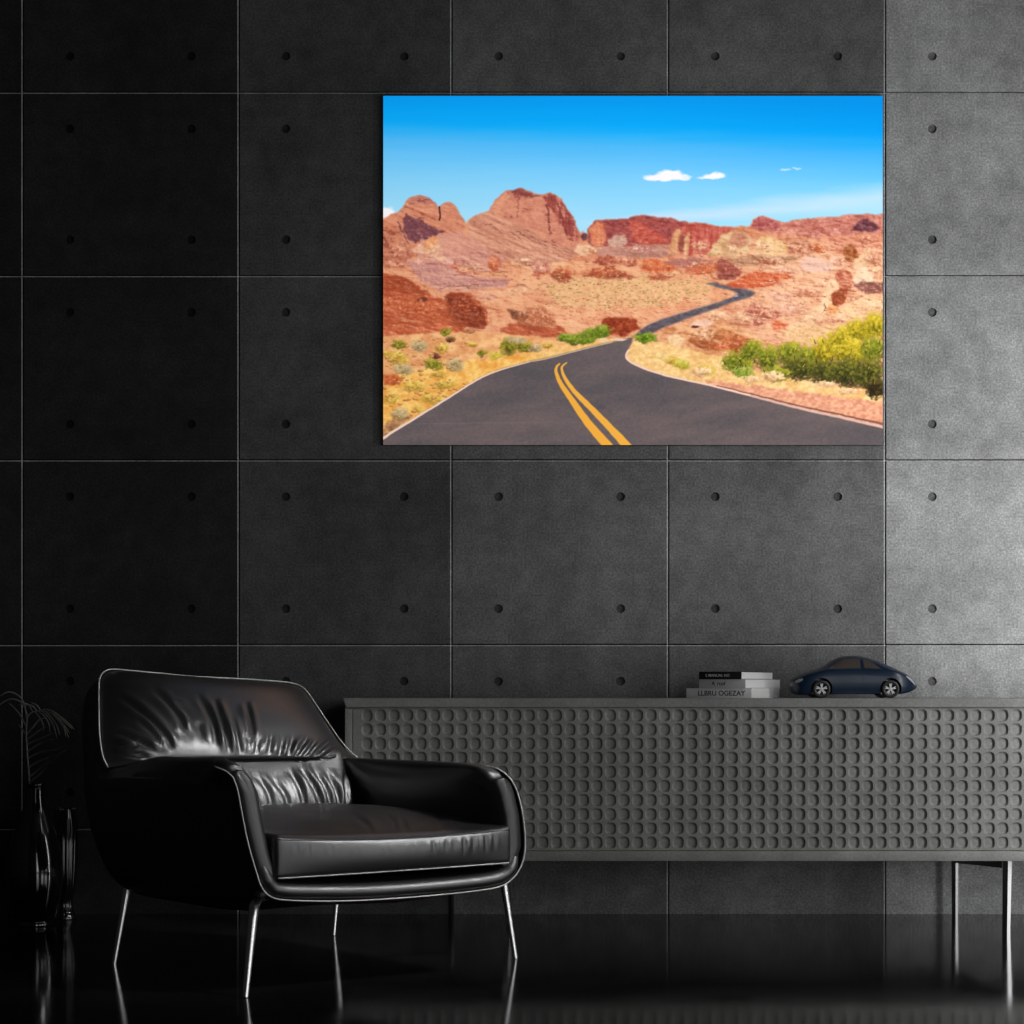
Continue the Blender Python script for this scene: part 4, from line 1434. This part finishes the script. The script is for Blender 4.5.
    poly([(383, 274), (398, 276), (416, 285), (430, 294), (418, 297), (400, 290), (383, 289)], (140, 48, 24), (186, 80, 46), n_hor, 2.2)
    ell(422, 299, 5, 2.4, (84, 32, 22), 1.6, 2)
    poly([(445, 297), (452, 293.5), (464, 293), (472, 297), (480, 303), (487, 311), (487.5, 322), (485, 329), (470, 327), (456, 318), (447, 307)], (94, 26, 14), (160, 62, 36), n_mid + n_fine * .5, 1.6)
    stroke([(472, 299), (480, 305), (486, 313), (487, 324)], 3, 2, (186, 82, 48), 1.6)
    poly([(500, 328), (520, 322), (545, 320), (562, 326), (568, 336), (540, 338), (510, 337)], (158, 62, 36), (196, 92, 58), n_mid, 1.8)
    poly([(508, 308.5), (520, 310), (535, 306), (545, 307), (552, 317), (558, 328), (540, 326), (522, 323), (513, 318)], (160, 82, 52), (212, 134, 96), n_mid, 1.6)
    poly([(508, 308.5), (518, 310), (528, 313), (530, 321), (520, 321), (512, 318)], (86, 48, 36), (134, 78, 54), n_fine, 1.4)
    # mesa in the distance
    poly([(587, 240), (589, 227), (597, 220.8), (605, 219), (628, 218.3), (638, 216), (656, 216.5), (674, 219), (688.6, 223.2), (680, 234), (674, 244), (640, 246), (606, 248), (592, 246)], (136, 60, 62), (182, 90, 82), n_fine + n_hor * .6, 1.2)
    poly([(589, 228), (597, 222), (604, 224), (606, 240), (602, 248), (592, 244)], (196, 92, 62), (230, 150, 110), n_vert, 1.2)
    poly([(629, 219), (640, 222), (652, 230), (664, 236), (672, 240), (655, 245), (634, 244), (632, 232)], (176, 62, 52), (210, 116, 96), n_fine, 2)
    poly([(607, 240), (613, 236), (624, 234), (628, 241), (622, 248), (610, 248)], (182, 132, 116), (220, 182, 160), n_fine, 1.2)
    poly([(592, 248), (620, 247), (650, 245), (672, 246), (674, 256), (640, 258), (600, 256)], (158, 102, 90), (208, 148, 130), n_hor, 1.4)
    poly([(574, 250), (578, 244), (589, 245), (592, 254), (580, 256)], (226, 170, 134), (246, 204, 168), n_fine, 1)
    ell(584, 237, 4, 4.5, (104, 60, 66), 1.6, 1.2)
    # cliff with the yellow edge, yellow hills
    poly([(668, 254), (672, 240), (676, 228), (688, 224.5), (706, 223.2), (717, 226), (733, 227.4), (736, 236), (724, 246), (706, 254), (690, 256)], (166, 60, 52), (214, 116, 100), n_vert + n_fine * .4, 1.2)
    poly([(668, 255), (672, 241), (676, 230), (681, 231), (679, 243), (680, 254)], (206, 140, 96), (236, 190, 138), n_vert, 1.6, .7)
    poly([(684, 254), (684, 242), (687, 232), (690, 233), (689, 245), (690, 255)], (210, 148, 106), (236, 188, 140), n_vert, 1.6, .7)
    poly([(680, 252), (679.5, 243), (682, 234), (685, 236), (683.5, 246), (684, 253)], (118, 58, 48), (160, 88, 70), n_vert, 1.2, .7)
    poly([(706, 256), (712, 246), (722, 236), (733, 230), (746, 232), (752, 240), (748, 252), (730, 258)], (190, 138, 92), (236, 200, 150), n_mid, 1.4)
    poly([(728, 240), (734, 232), (745, 233), (750, 241), (742, 247), (730, 248)], (184, 118, 92), (212, 150, 118), n_fine, 1.3)
    poly([(752, 248), (762, 236), (774, 238), (790, 246), (786, 254), (764, 256)], (206, 150, 84), (240, 198, 144), n_vert, 1.4)
    poly([(786, 254), (790, 242), (806, 240), (814, 246), (812, 254), (800, 258)], (170, 98, 72), (212, 142, 112), n_fine, 1.4)
    poly([(718, 258), (760, 254), (800, 258), (784, 264), (740, 266)], (150, 102, 76), (206, 150, 112), n_hor, 1.5)
    # right-hand ridge
    poly([(749, 227), (753.7, 220), (762.6, 216.5), (774, 219), (787, 223), (795, 219), (808, 218), (823, 218), (841, 216), (859, 214), (884, 215), (884, 246), (840, 244), (800, 236), (770, 232)], (176, 92, 80), (230, 158, 138), n_mid + n_fine * .6, 1.1)
    poly([(752, 226), (754, 220.5), (762.6, 217), (772, 219.5), (782, 226), (770, 230), (758, 230)], (146, 64, 66), (206, 116, 110), n_fine, 1.2)
    poly([(851, 231), (857, 222), (866, 218.5), (873, 222), (880, 229), (872, 232)], (84, 44, 58), (132, 74, 80), n_fine, 1.0)
    poly([(820, 236), (860, 234), (884, 234), (884, 252), (850, 256), (824, 250)], (196, 108, 82), (232, 156, 124), n_hor, 1.6)
    poly([(798, 262), (810, 256), (826, 260), (836, 268), (826, 273), (806, 272)], (208, 150, 148), (240, 200, 190), n_hor, 1.4)
    poly([(843, 248), (849, 244), (856, 250), (859, 258), (852, 262), (843, 261)], (126, 62, 28), (186, 104, 58), n_fine, 1.2)
    poly([(856, 260), (866, 248), (876, 250), (872, 262), (862, 270), (852, 270)], (206, 150, 110), (240, 198, 156), n_fine, 1.2)
    poly([(850, 284), (856, 270), (866, 266), (874, 272), (872, 282), (858, 287)], (222, 190, 156), (250, 232, 204), n_fine, 1.2)
    # red banks around the far bend of the road
    poly([(714, 264), (722, 260), (734, 264), (741, 274), (734, 280), (718, 280)], (112, 40, 38), (164, 78, 66), n_vert, 1.6)
    poly([(724, 286), (740, 277), (756, 271), (772, 272), (796, 276), (782, 282), (760, 288), (738, 290)], (190, 66, 36), (224, 118, 76), n_hor, 1.6)
    poly([(640, 272), (645, 258), (655, 257), (668, 264), (676, 270), (660, 274)], (196, 76, 42), (232, 134, 92), n_vert, 1.5)
    poly([(684, 272), (694, 262), (706, 264), (712, 272), (700, 276)], (190, 78, 50), (226, 130, 94), n_fine, 1.5)
    poly([(662, 262), (690, 257), (716, 262), (700, 268), (676, 268)], (150, 84, 80), (196, 128, 116), n_hor, 1.5)
    for pts in ([(592, 262), (600, 256), (616, 258), (622, 264), (606, 266)], [(622, 266), (628, 258), (636, 260), (638, 266)], [(584, 276), (596, 268), (612, 267), (628, 274), (640, 278), (610, 280)], [(645, 277), (660, 274), (676, 276), (664, 280)], [(550, 276), (556, 268), (566, 272), (574, 280), (560, 284)]):
        poly(pts, (134, 50, 36), (188, 92, 68), n_fine, 2)
    # rock pillar and slabs on the right
    poly([(786, 330), (806, 316), (822, 300), (829, 284), (836, 276), (840, 292), (830, 304), (822, 318), (806, 330)], (214, 160, 118), (248, 214, 168), n_mid, 1.6)
    poly([(834, 276), (842, 267), (850, 270), (854, 284), (848, 292), (838, 288)], (170, 78, 56), (220, 132, 102), n_fine, 1.3)
    poly([(832, 292), (840, 288), (848, 291), (843, 304), (834, 308), (830, 300)], (128, 44, 22), (178, 82, 46), n_fine, 1.2)
    poly([(828, 304), (838, 306), (838, 316), (828, 314)], (206, 116, 54), (230, 150, 84), n_fine, 1.2)
    poly([(852, 286), (862, 281), (884, 284), (884, 293), (866, 294)], (116, 62, 58), (160, 98, 86), n_fine, 1.2)
    poly([(840, 312), (852, 300), (866, 296), (884, 297), (884, 318), (864, 322), (846, 326)], (212, 158, 108), (242, 202, 148), n_mid, 1.6)
    stroke([(824, 304), (825, 309), (821, 315)], 1.2, .6, (130, 84, 64), .8, 1.4)
    poly([(744, 312), (752, 304), (764, 303), (774, 309), (782, 316), (772, 322), (756, 326), (748, 320)], (160, 78, 64), (216, 128, 108), n_fine, 1.6)
    poly([(770, 322), (780, 320), (790, 324), (784, 330), (772, 330)], (206, 86, 52), (232, 130, 88), n_fine, 1.4)
    poly([(780, 336), (800, 326), (830, 324), (860, 324), (850, 336), (810, 346)], (196, 142, 88), (238, 192, 130), n_fine, 1.8)
    poly([(655, 345), (664, 330), (680, 324), (700, 318), (726, 322), (760, 336), (770, 352), (730, 362), (690, 352)], (188, 112, 66), (236, 176, 124), n_mid + n_fine * .5, 2)
    poly([(686, 340), (700, 331), (722, 328), (752, 340), (738, 352), (704, 350)], (146, 70, 34), (206, 128, 76), n_mid, 2)
    poly([(690, 326), (696, 319), (706, 318), (714, 322), (704, 328)], (226, 180, 160), (246, 210, 190), n_fine, 1.2)
    ell(695, 326.5, 4.5, 2.0, (84, 40, 40), 1.6, 1)
    poly([(668, 338), (676, 332), (684, 338), (682, 348), (670, 347)], (226, 186, 130), (246, 214, 164), n_fine, 1.2)
    def bush(cx, cy, rx, ry, dark, mid, lite, seed, soft=2.2):
        n1 = fbm(2.6, 2.2, 300 + seed, 3)
        d = ((gx + wob_x * 2.0 - cx) / rx) ** 2 + ((gy + wob_y * 1.6 - cy) / ry) ** 2
        m = np.clip((1.0 - d + n1 * .42) * soft * .8, 0, 1)
        v = n1 * .8 + np.clip((cy - gy) / ry, -1, 1) * .75 + np.clip((gx - cx) / rx, -1, 1) * .2
        t = np.clip(.5 + .5 * v, 0, 1)[..., None]
        c = np.where(t < .5, np.array(dark, float) * (1 - t * 2) + np.array(mid, float) * t * 2, np.array(mid, float) * (2 - t * 2) + np.array(lite, float) * (t * 2 - 1))
        over(m, c)
    # boulders and ledges of the slopes
    RB = ((118, 50, 42), (196, 108, 82), (240, 190, 158))
    CB = ((160, 100, 74), (226, 170, 128), (250, 222, 182))
    PB = ((150, 84, 80), (214, 142, 128), (244, 200, 186))
    OB = ((120, 40, 18), (190, 84, 46), (232, 146, 98))
    for i, (cx, cy, rx, ry, c) in enumerate(((730, 250, 14, 5, CB), (770, 262, 18, 5, RB), (800, 250, 12, 6, RB), (818, 248, 9, 7, OB), (760, 246, 9, 7, CB), (786, 270, 16, 5, PB), (826, 284, 16, 6, CB), (806, 292, 18, 6, RB), (780, 296, 16, 7, PB),
                                            (760, 312, 20, 9, RB), (742, 318, 16, 8, CB), (790, 308, 20, 8, PB), (812, 318, 18, 8, CB), (716, 316, 16, 6, CB), (704, 334, 14, 7, CB), (738, 342, 20, 9, OB), (720, 346, 14, 7, OB), (874, 256, 12, 9, RB), (866, 240, 12, 5, RB),
                                            (836, 262, 14, 6, PB), (876, 270, 9, 6, CB), (870, 308, 18, 9, CB), (846, 318, 18, 7, CB), (700, 246, 10, 5, CB), (690, 266, 12, 5, RB), (668, 268, 12, 5, OB), (648, 266, 10, 6, OB), (708, 268, 14, 7, OB), (728, 270, 14, 9, ((96, 34, 32), (150, 66, 56), (200, 112, 94))),
                                            (620, 262, 16, 5, RB), (600, 272, 22, 6, OB), (566, 272, 14, 6, OB), (540, 268, 14, 5, PB), (520, 262, 14, 5, CB), (494, 264, 9, 7, OB), (470, 268, 14, 6, CB), (452, 262, 12, 5, PB), (430, 250, 14, 7, CB), (418, 262, 14, 6, PB), (398, 250, 12, 10, RB),
                                            (396, 264, 14, 6, RB), (590, 250, 12, 5, CB), (640, 250, 18, 4, PB), (486, 296, 16, 4, PB), (520, 292, 18, 4, CB), (466, 310, 26, 20, ((92, 26, 14), (138, 50, 28), (196, 92, 58))), (533, 318, 26, 12, ((104, 50, 34), (182, 96, 62), (226, 154, 116))), (416, 312, 34, 20, ((134, 48, 24), (184, 80, 46), (214, 116, 76))))):
        bush(cx, cy, rx, ry, *c, seed=1000 + 7 * i, soft=1.0)
    # scattered stones and scrub dots over the slopes
    def dots(n, box, r0, r1, c_d, c_l, dens=None):
        for _ in range(n):
            x, y = rs.uniform(box[0], box[2]), rs.uniform(box[1], box[3])
            r = rs.uniform(r0, r1)
            sl = (slice(max(0, int((y - 5 - PY0) * PS)), int((y + 5 - PY0) * PS)), slice(max(0, int((x - 8 - PX0) * PS)), int((x + 8 - PX0) * PS)))
            X, Y = gx[sl], gy[sl]
            if X.size == 0:
                continue
            for cx, cy, rr, c, a in ((x, y, r, c_d, .75), (x + r * .35, y - r * .45, r * .75, c_l, .6)):
                m = (np.clip(1.4 - ((X - cx) / (rr * 1.7)) ** 2 - ((Y - cy) / rr) ** 2, 0, 1) * a)[..., None]
                img[sl] = img[sl] * (1 - m) + np.array(c, float) * m
    dots(420, (535, 272, 716, 308), .4, .9, (130, 108, 60), (214, 172, 112))
    dots(160, (560, 296, 690, 322), .5, 1.2, (190, 96, 66), (240, 170, 130))
    dots(60, (700, 240, 880, 300), .6, 1.4, (150, 74, 56), (238, 176, 140))
    dots(25, (750, 296, 880, 330), .6, 1.5, (166, 98, 66), (246, 200, 152))
    dots(40, (440, 255, 600, 285), .5, 1.3, (150, 74, 60), (234, 160, 130))
    # broken, sunlit relief of the sandstone
    rock = blur(inside(sky, 1.0), .4) * np.clip((gy - 186) / 6, 0, 1)
    def relief(sx, sy, seed, ang, dx, dy):
        h1 = np.abs(fbm(sx, sy, seed, 4, ang))
        # slope towards the sun in the picture (upper right)
        ky, kx = int(round(dy * PS)), int(round(dx * PS))
        g = np.roll(np.roll(h1, ky, 0), -kx, 1) - h1
        return g / (np.std(g) + 1e-9)
    band_ = sstep(226, 262, gy)
    r1, r2 = relief(22, 9, 700, 0.10, 1.6, 1.2), relief(9, 4.6, 720, -.15, 1.0, .8)
    sh = np.clip(-(r1 * .55 + r2 * .5), -2.2, 2.2)
    plain = np.clip(1.25 - (((gx - 630) / 95) ** 2 + ((gy - 293) / 22) ** 2), 0, 1)
    amt = rock * (.34 + .24 * band_ + .16 * np.clip((gx - 690) / 60, 0, 1)) * (1 - .6 * plain)
    lit = np.clip(sh, 0, 2.2)[..., None] * amt[..., None]
    dk = np.clip(-sh, 0, 2.2)[..., None] * amt[..., None]
    img[:] = img + (np.array((250, 216, 184.)) - img) * np.clip(lit * .26, 0, .75)
    img[:] = img * (1 - np.clip(dk * np.array((.13, .20, .21)), 0, .6))
    img[:] = img + (np.array((255, 206, 166.)) - img) * (.10 * rock * band_)[..., None]

    pk = rock * np.clip((590 - gx) / 20, 0, 1) * np.clip((262 - gy) / 20, 0, 1)
    lum = img.mean(-1)
    img[:] = img + (np.array((240, 176, 140.)) - img) * (pk * .30 * (lum > 112))[..., None]
    rsl = rock * np.clip((gx - 735) / 30, 0, 1) * np.clip((gy - 232) / 16, 0, 1)
    img[:] = img + (np.array((252, 214, 172.)) - img) * (rsl * .34 * np.clip((lum - 120) / 50, 0, 1))[..., None]
    md = rock * np.clip((735 - gx) / 30, 0, 1) * np.clip((gy - 262) / 10, 0, 1)
    img[:] = img + (np.array((250, 190, 150.)) - img) * (md * .22 * np.clip((lum - 125) / 40, 0, 1))[..., None]

    # far ribbon of road
    poly([(705, 283.4), (717, 282.6), (733, 287.6), (750, 290.2), (755.5, 293), (750, 297.4), (733, 301.8), (717, 308.6), (697, 315), (677, 322.4), (662, 328), (650, 334), (634, 337), (641, 329), (650, 324), (664, 318.2), (697, 308.4), (717, 302.6), (731, 297.6), (738, 294.2), (734, 291.4), (717, 287.2)], (78, 70, 78), (112, 104, 110), n_fine, .5, .3)
    stroke([(641, 328), (664, 317.2), (697, 307.4), (716, 301.6)], .9, .7, (206, 160, 140), .4)
    ell(736, 296, 2.6, 1.2, (150, 160, 190), 1.5)

    # ---- verges
    poly([(383, 336), (420, 333), (470, 331), (510, 334), (560, 338), (620, 338), (632, 342), (560, 358), (500, 372), (440, 404), (383, 440)], (216, 142, 92), (244, 190, 132), n_mid + n_fine * .6, 1.6)
    poly([(383, 382), (400, 372), (440, 366), (480, 360), (530, 352), (580, 346), (620, 341), (560, 359), (500, 373), (450, 399), (400, 429), (383, 440)], (228, 154, 66), (250, 204, 118), n_mid + n_fine * .8, 2.4)
    poly([(383, 376), (396, 374), (404, 380), (398, 385), (383, 386)], (172, 74, 40), (212, 120, 72), n_fine, 1.6)
    poly([(383, 425), (396, 416), (412, 415), (400, 428), (383, 440)], (130, 90, 62), (214, 158, 104), n_fine, 1.6)
    G = ((66, 62, 18), (138, 130, 40), (188, 170, 66))
    Y_ = ((150, 110, 46), (206, 166, 70), (240, 206, 112))
    K = ((128, 106, 70), (184, 158, 112), (218, 192, 144))
    bl = [(399, 344, 9, 5, G), (446, 332, 7, 5, G), (451, 340, 5, 4, ((70, 40, 30), (120, 80, 50), (170, 130, 80))), (420, 346, 10, 7, K), (434, 364, 11, 7.5, G), (437, 356, 6, 3, ((70, 36, 28), (120, 66, 46), (160, 100, 70))),
          (398, 358, 12, 9, Y_), (403, 369, 12, 7, K), (386, 354, 6, 6, Y_), (442, 348, 8, 6, Y_), (455, 364, 9, 8, K), (482, 353, 6, 4.5, G), (496, 355, 9, 5, ((150, 130, 40), (206, 178, 70), (236, 206, 110))), (509, 346, 10, 10, G), (523, 347, 12, 6, G), (516, 340, 12, 5, K),
          (536, 348, 8, 4, K), (472, 344, 8, 3, Y_), (470, 330, 8, 3, ((120, 60, 40), (186, 120, 86), (220, 160, 120))), (400, 414, 10, 7, K), (418, 409, 6, 4, Y_), (430, 398, 12, 6, Y_), (392, 398, 9, 6, Y_), (414, 386, 14, 6, Y_), (446, 384, 14, 5, Y_), (440, 374, 10, 4, Y_), (548, 345, 8, 3, Y_)]
    for i, (cx, cy, rx, ry, c) in enumerate(bl):
        bush(cx, cy, rx, ry, *c, seed=i * 7)
    dots(150, (384, 338, 470, 420), .5, 1.5, (150, 88, 46), (246, 200, 120))
    # green hedge before the bend
    poly([(598, 330), (603, 319), (612, 316.5), (626, 317), (636, 320), (641, 328), (628, 335), (612, 336)], (124, 44, 24), (184, 88, 56), n_fine + n_mid * .5, 2)
    GG = ((62, 78, 18), (108, 126, 34), (158, 166, 62))
    for i, (cx, cy, rx, ry) in enumerate(((566, 338, 11, 5), (580, 338, 12, 6), (592, 334, 12, 7), (603, 331, 11, 8), (588, 341, 10, 4.5), (572, 341, 9, 4))):
        bush(cx, cy, rx, ry, *GG, seed=200 + i * 5)
    poly([(554, 345), (580, 346), (600, 341), (620, 338), (632, 337), (634, 341), (600, 347), (560, 356), (530, 358)], (228, 170, 96), (246, 206, 138), n_fine, 1.4)
    ell(604, 340, 6, 3, (232, 200, 150), 1.4, 1)
    # right-hand verge
    poly([(634, 340), (662, 342), (690, 350), (720, 356), (760, 372), (820, 384), (884, 392), (884, 428), (850, 420), (800, 409), (750, 396), (717, 387.4), (700, 383.4), (665, 375.6), (645, 369.4), (632, 363.4), (625.8, 358), (627, 351), (631, 345)], (224, 170, 102), (250, 214, 150), n_mid + n_fine * .8, 1.0)
    poly([(700, 379), (760, 386), (820, 394), (884, 402), (884, 428), (850, 420), (800, 409), (750, 396), (717, 387.4)], (206, 132, 104), (244, 184, 146), n_fine, 1.4)
    bush(647, 337, 13.5, 6.5, (62, 84, 18), (112, 138, 34), (160, 176, 62), 401)
    bush(672, 360, 9, 6, *Y_, seed=411); bush(682, 364, 9, 6.5, (120, 110, 30), (186, 170, 60), (226, 206, 110), 413); bush(662, 357, 8, 4, (190, 150, 84), (226, 190, 120), (246, 216, 152), 414); bush(704, 370, 14, 6, *Y_, seed=419)
    R1 = ((56, 62, 18), (126, 130, 38), (186, 176, 58))
    R2 = ((92, 84, 18), (176, 154, 34), (226, 198, 66))
    R3 = ((34, 32, 18), (80, 80, 32), (138, 130, 44))
    rb = [(738, 362, 18, 14, R1), (752, 350, 13, 12, R1), (768, 358, 15, 14, R1), (790, 352, 18, 12, R1), (812, 356, 20, 12, R1), (800, 368, 22, 14, R3), (826, 350, 16, 15, R2), (842, 340, 16, 15, R2), (860, 330, 17, 13, R2), (876, 324, 14, 15, R2), (852, 352, 22, 15, R2), (874, 348, 16, 15, R1), (826, 372, 20, 15, R3), (776, 374, 16, 9, R1), (848, 372, 20, 18, R3), (870, 374, 18, 20, R3), (876, 388, 12, 11, ((30, 24, 16), (58, 46, 26), (110, 96, 44))), (742, 372, 12, 7, ((70, 92, 24), (128, 146, 50), (190, 186, 90)))]
    for i, (cx, cy, rx, ry, c) in enumerate(rb):
        bush(cx, cy, rx, ry, *c, seed=500 + i * 7)
    # twigs and leaves of the big bushes, dry grass below them
    for _ in range(360):
        x, y = rs.uniform(724, 882), rs.uniform(318, 392)
        if y < 358 - (x - 724) * .22 or y > 369 + (x - 724) * .10:
            continue
        a = rs.uniform(-.9, .9)
        L_ = rs.uniform(2, 5)
        hi = y < 352 + rs.uniform(-12, 18)
        col = ((222, 194, 62), (190, 170, 48), (150, 150, 44))[rs.randint(3)] if hi else ((46, 44, 20), (96, 98, 36), (140, 132, 52), (64, 52, 30))[rs.randint(4)]
        stroke([(x, y), (x + math.sin(a) * L_, y - math.cos(a) * L_)], .8, .4, col, 0, .9, 3)
    for cx, cy, rx, ry in ((772, 377, 14, 6), (826, 385, 14, 4), (700, 372, 14, 5), (752, 380, 12, 4), (848, 391, 14, 3.4)):
        bush(cx, cy, rx, ry, (176, 128, 92), (232, 188, 138), (250, 218, 172), int(cx))

    # ---- foreground road
    n_road = fbm(60, 14, 91, 4, math.radians(-8))
    n_gr = fbm(1.6, 1.2, 95, 2)
    road = [(383, 437.6), (400, 426.6), (420, 414.6), (450, 396), (480, 377.6), (500, 369.4), (530, 361), (550, 357), (580, 349.4), (600, 344.4), (615, 341.2), (633, 337), (632, 342), (629.5, 347), (626, 353), (625.6, 358), (632, 363.4), (645, 369.4), (665, 375.6), (700, 383.4), (717, 387.4), (750, 396), (800, 409), (850, 420), (884, 428), (884, 446), (383, 446)]
    m = blur(inside(road, .25), .3)
    over(m, tex((84, 79, 82), (112, 96, 96), n_road * .8 + n_gr * .45))
    over(m * np.clip(1 - np.abs(gy - (424 - (gx - 383) * .012)) / 1.2, 0, 1) * np.clip((620 - gx) / 120, 0, 1) * .35, np.array((124, 112, 112), float))
    ell(601, 407, 6, 5, (78, 70, 84), .8, 3)
    ell(619, 339.6, 9, 1.6, (226, 196, 180), 1.4, .6)
    stroke([(383, 438.2), (400, 427.2), (420, 415.2), (450, 396.6), (480, 378.2), (500, 370), (530, 361.6)], 2.6, .9, (238, 206, 190), .3)
    stroke([(530, 361.6), (550, 357.6), (580, 350), (612, 342.2)], .9, .7, (206, 180, 160), .3)
    stroke([(628.4, 350), (626.4, 354), (626.4, 357.8), (632.4, 362.8), (645, 368.8), (665, 375), (700, 382.8), (717, 386.8), (750, 395.4)], 1.7, 1.6, (240, 204, 190), .3)
    stroke([(750, 395.4), (800, 408.4), (850, 419.4), (884, 427.4)], 1.6, 1.8, (214, 178, 168), .3)
    stroke([(717, 385.2), (750, 393.4), (800, 405.8), (850, 416.4), (884, 424)], 1.0, 2.2, (132, 88, 78), .5)
    stroke([(559.6, 363.8), (556.9, 366.5), (556, 371.5), (560.6, 383), (570.6, 398), (588, 422.6), (609, 447)], 1.6, 9.4, (236, 168, 62), .25)
    stroke([(566.5, 362.6), (562.6, 366), (562, 370), (565.6, 379), (575.6, 392.4), (594.6, 411.4), (613, 430.6), (628, 447)], 1.3, 8.6, (236, 170, 66), .25)
    img_out = np.clip(img, 0, 255) / 255.0
    return img_out

def print_object():
    img = paint_print()
    lin = np.where(img <= .04045, img / 12.92, ((img + .055) / 1.055) ** 2.4)
    D = CAM_D - .018                                # the print's face stands 18 mm off the wall
    k = D / F_PX
    x0, x1 = (PX0 - 512) * k, (PX1 - 512) * k
    z1, z0 = CAM_H - (PY0 - HOR) * k, CAM_H - (PY1 - HOR) * k
    art = thing('wall_art_print', 'wide unframed colour print of a desert road between red rocks, hanging on the wall', 'picture',
                ((x0 + x1) / 2, -.009, (z0 + z1) / 2))
    AO = Vector(art.location)
    yf = -.018
    xs = np.linspace(x0, x1, PW) - AO.x
    zs = np.linspace(z1, z0, PH) - AO.z
    X, Z = np.meshgrid(xs, zs)
    co = np.stack([X, np.full_like(X, yf - AO.y), Z], -1).reshape(-1, 3)
    idx = np.arange(PW * PH).reshape(PH, PW)
    quads = np.stack([idx[1:, :-1], idx[1:, 1:], idx[:-1, 1:], idx[:-1, :-1]], -1).reshape(-1, 4)
    me = bpy.data.meshes.new('printed_face')
    me.vertices.add(len(co)); me.vertices.foreach_set('co', co.ravel().astype(np.float32))
    nq = len(quads)
    me.loops.add(nq * 4); me.loops.foreach_set('vertex_index', quads.ravel().astype(np.int32))
    me.polygons.add(nq); me.polygons.foreach_set('loop_start', np.arange(0, nq * 4, 4, dtype=np.int32))
    me.update(calc_edges=True)
    me.validate()
    ca = me.color_attributes.new('print', 'FLOAT_COLOR', 'POINT')
    rgba = np.concatenate([lin.reshape(-1, 3) * .97, np.ones((PW * PH, 1))], 1)
    ca.data.foreach_set('color', rgba.ravel().astype(np.float32))
    m, nt, b = new_mat('pigment_print')
    at_ = nt.nodes.new('ShaderNodeAttribute'); at_.attribute_name = 'print'
    nt.links.new(at_.outputs['Color'], b.inputs['Base Color'])
    setp(b, rough=.8, spec=.05)
    link('printed_face', me, art, m)
    box_obj('panel', x0 - AO.x, x1 - AO.x, yf + .0006 - AO.y, -.002 - AO.y, z0 - AO.z, z1 - AO.z, plain('black_panel_edge', .015, .6), art)
    return x0, x1, z0, z1, yf
PR = print_object()

# added unseen spotlight for the print, its beam masked to the print's rectangle
def framing_spot(x0, x1, z0, z1, yf, energy, dist=4.6):
    cx, cz = (x0 + x1) / 2, (z0 + z1) / 2
    tx, tz = ((x1 - x0) / 2 - .0002) / dist, ((z1 - z0) / 2 - .0002) / dist
    ld = bpy.data.lights.new('added_print_spot', 'SPOT')
    ld.energy = energy
    ld.shadow_soft_size = 0.0
    ld.spot_blend = 0.0
    ld.spot_size = 2 * math.atan(math.hypot(tx, tz) * 1.15)
    ld.use_nodes = True
    nt = ld.node_tree
    em = nt.nodes['Emission']
    tc = nt.nodes.new('ShaderNodeTexCoord')
    sp = nt.nodes.new('ShaderNodeSeparateXYZ')
    nt.links.new(tc.outputs['Normal'], sp.inputs[0])
    def mth(op, a, b=None):
        n = nt.nodes.new('ShaderNodeMath'); n.operation = op
        for k, v in enumerate((a, b)):
            if v is None:
                continue
            if isinstance(v, (int, float)):
                n.inputs[k].default_value = v
            else:
                nt.links.new(v, n.inputs[k])
        return n.outputs[0]
    az = mth('ABSOLUTE', sp.outputs[2])
    gx_ = mth('LESS_THAN', mth('DIVIDE', mth('ABSOLUTE', sp.outputs[0]), az), tx)
    gz_ = mth('LESS_THAN', mth('DIVIDE', mth('ABSOLUTE', sp.outputs[1]), az), tz)
    nt.links.new(mth('MULTIPLY', gx_, gz_), em.inputs['Strength'])
    lo = bpy.data.objects.new('added_print_spot', ld)
    COL.objects.link(lo)
    lo.location = (cx, yf - dist, cz)
    lo.rotation_euler = (PI / 2, 0, 0)
    return lo
framing_spot(*PR, energy=SPOT_POWER)
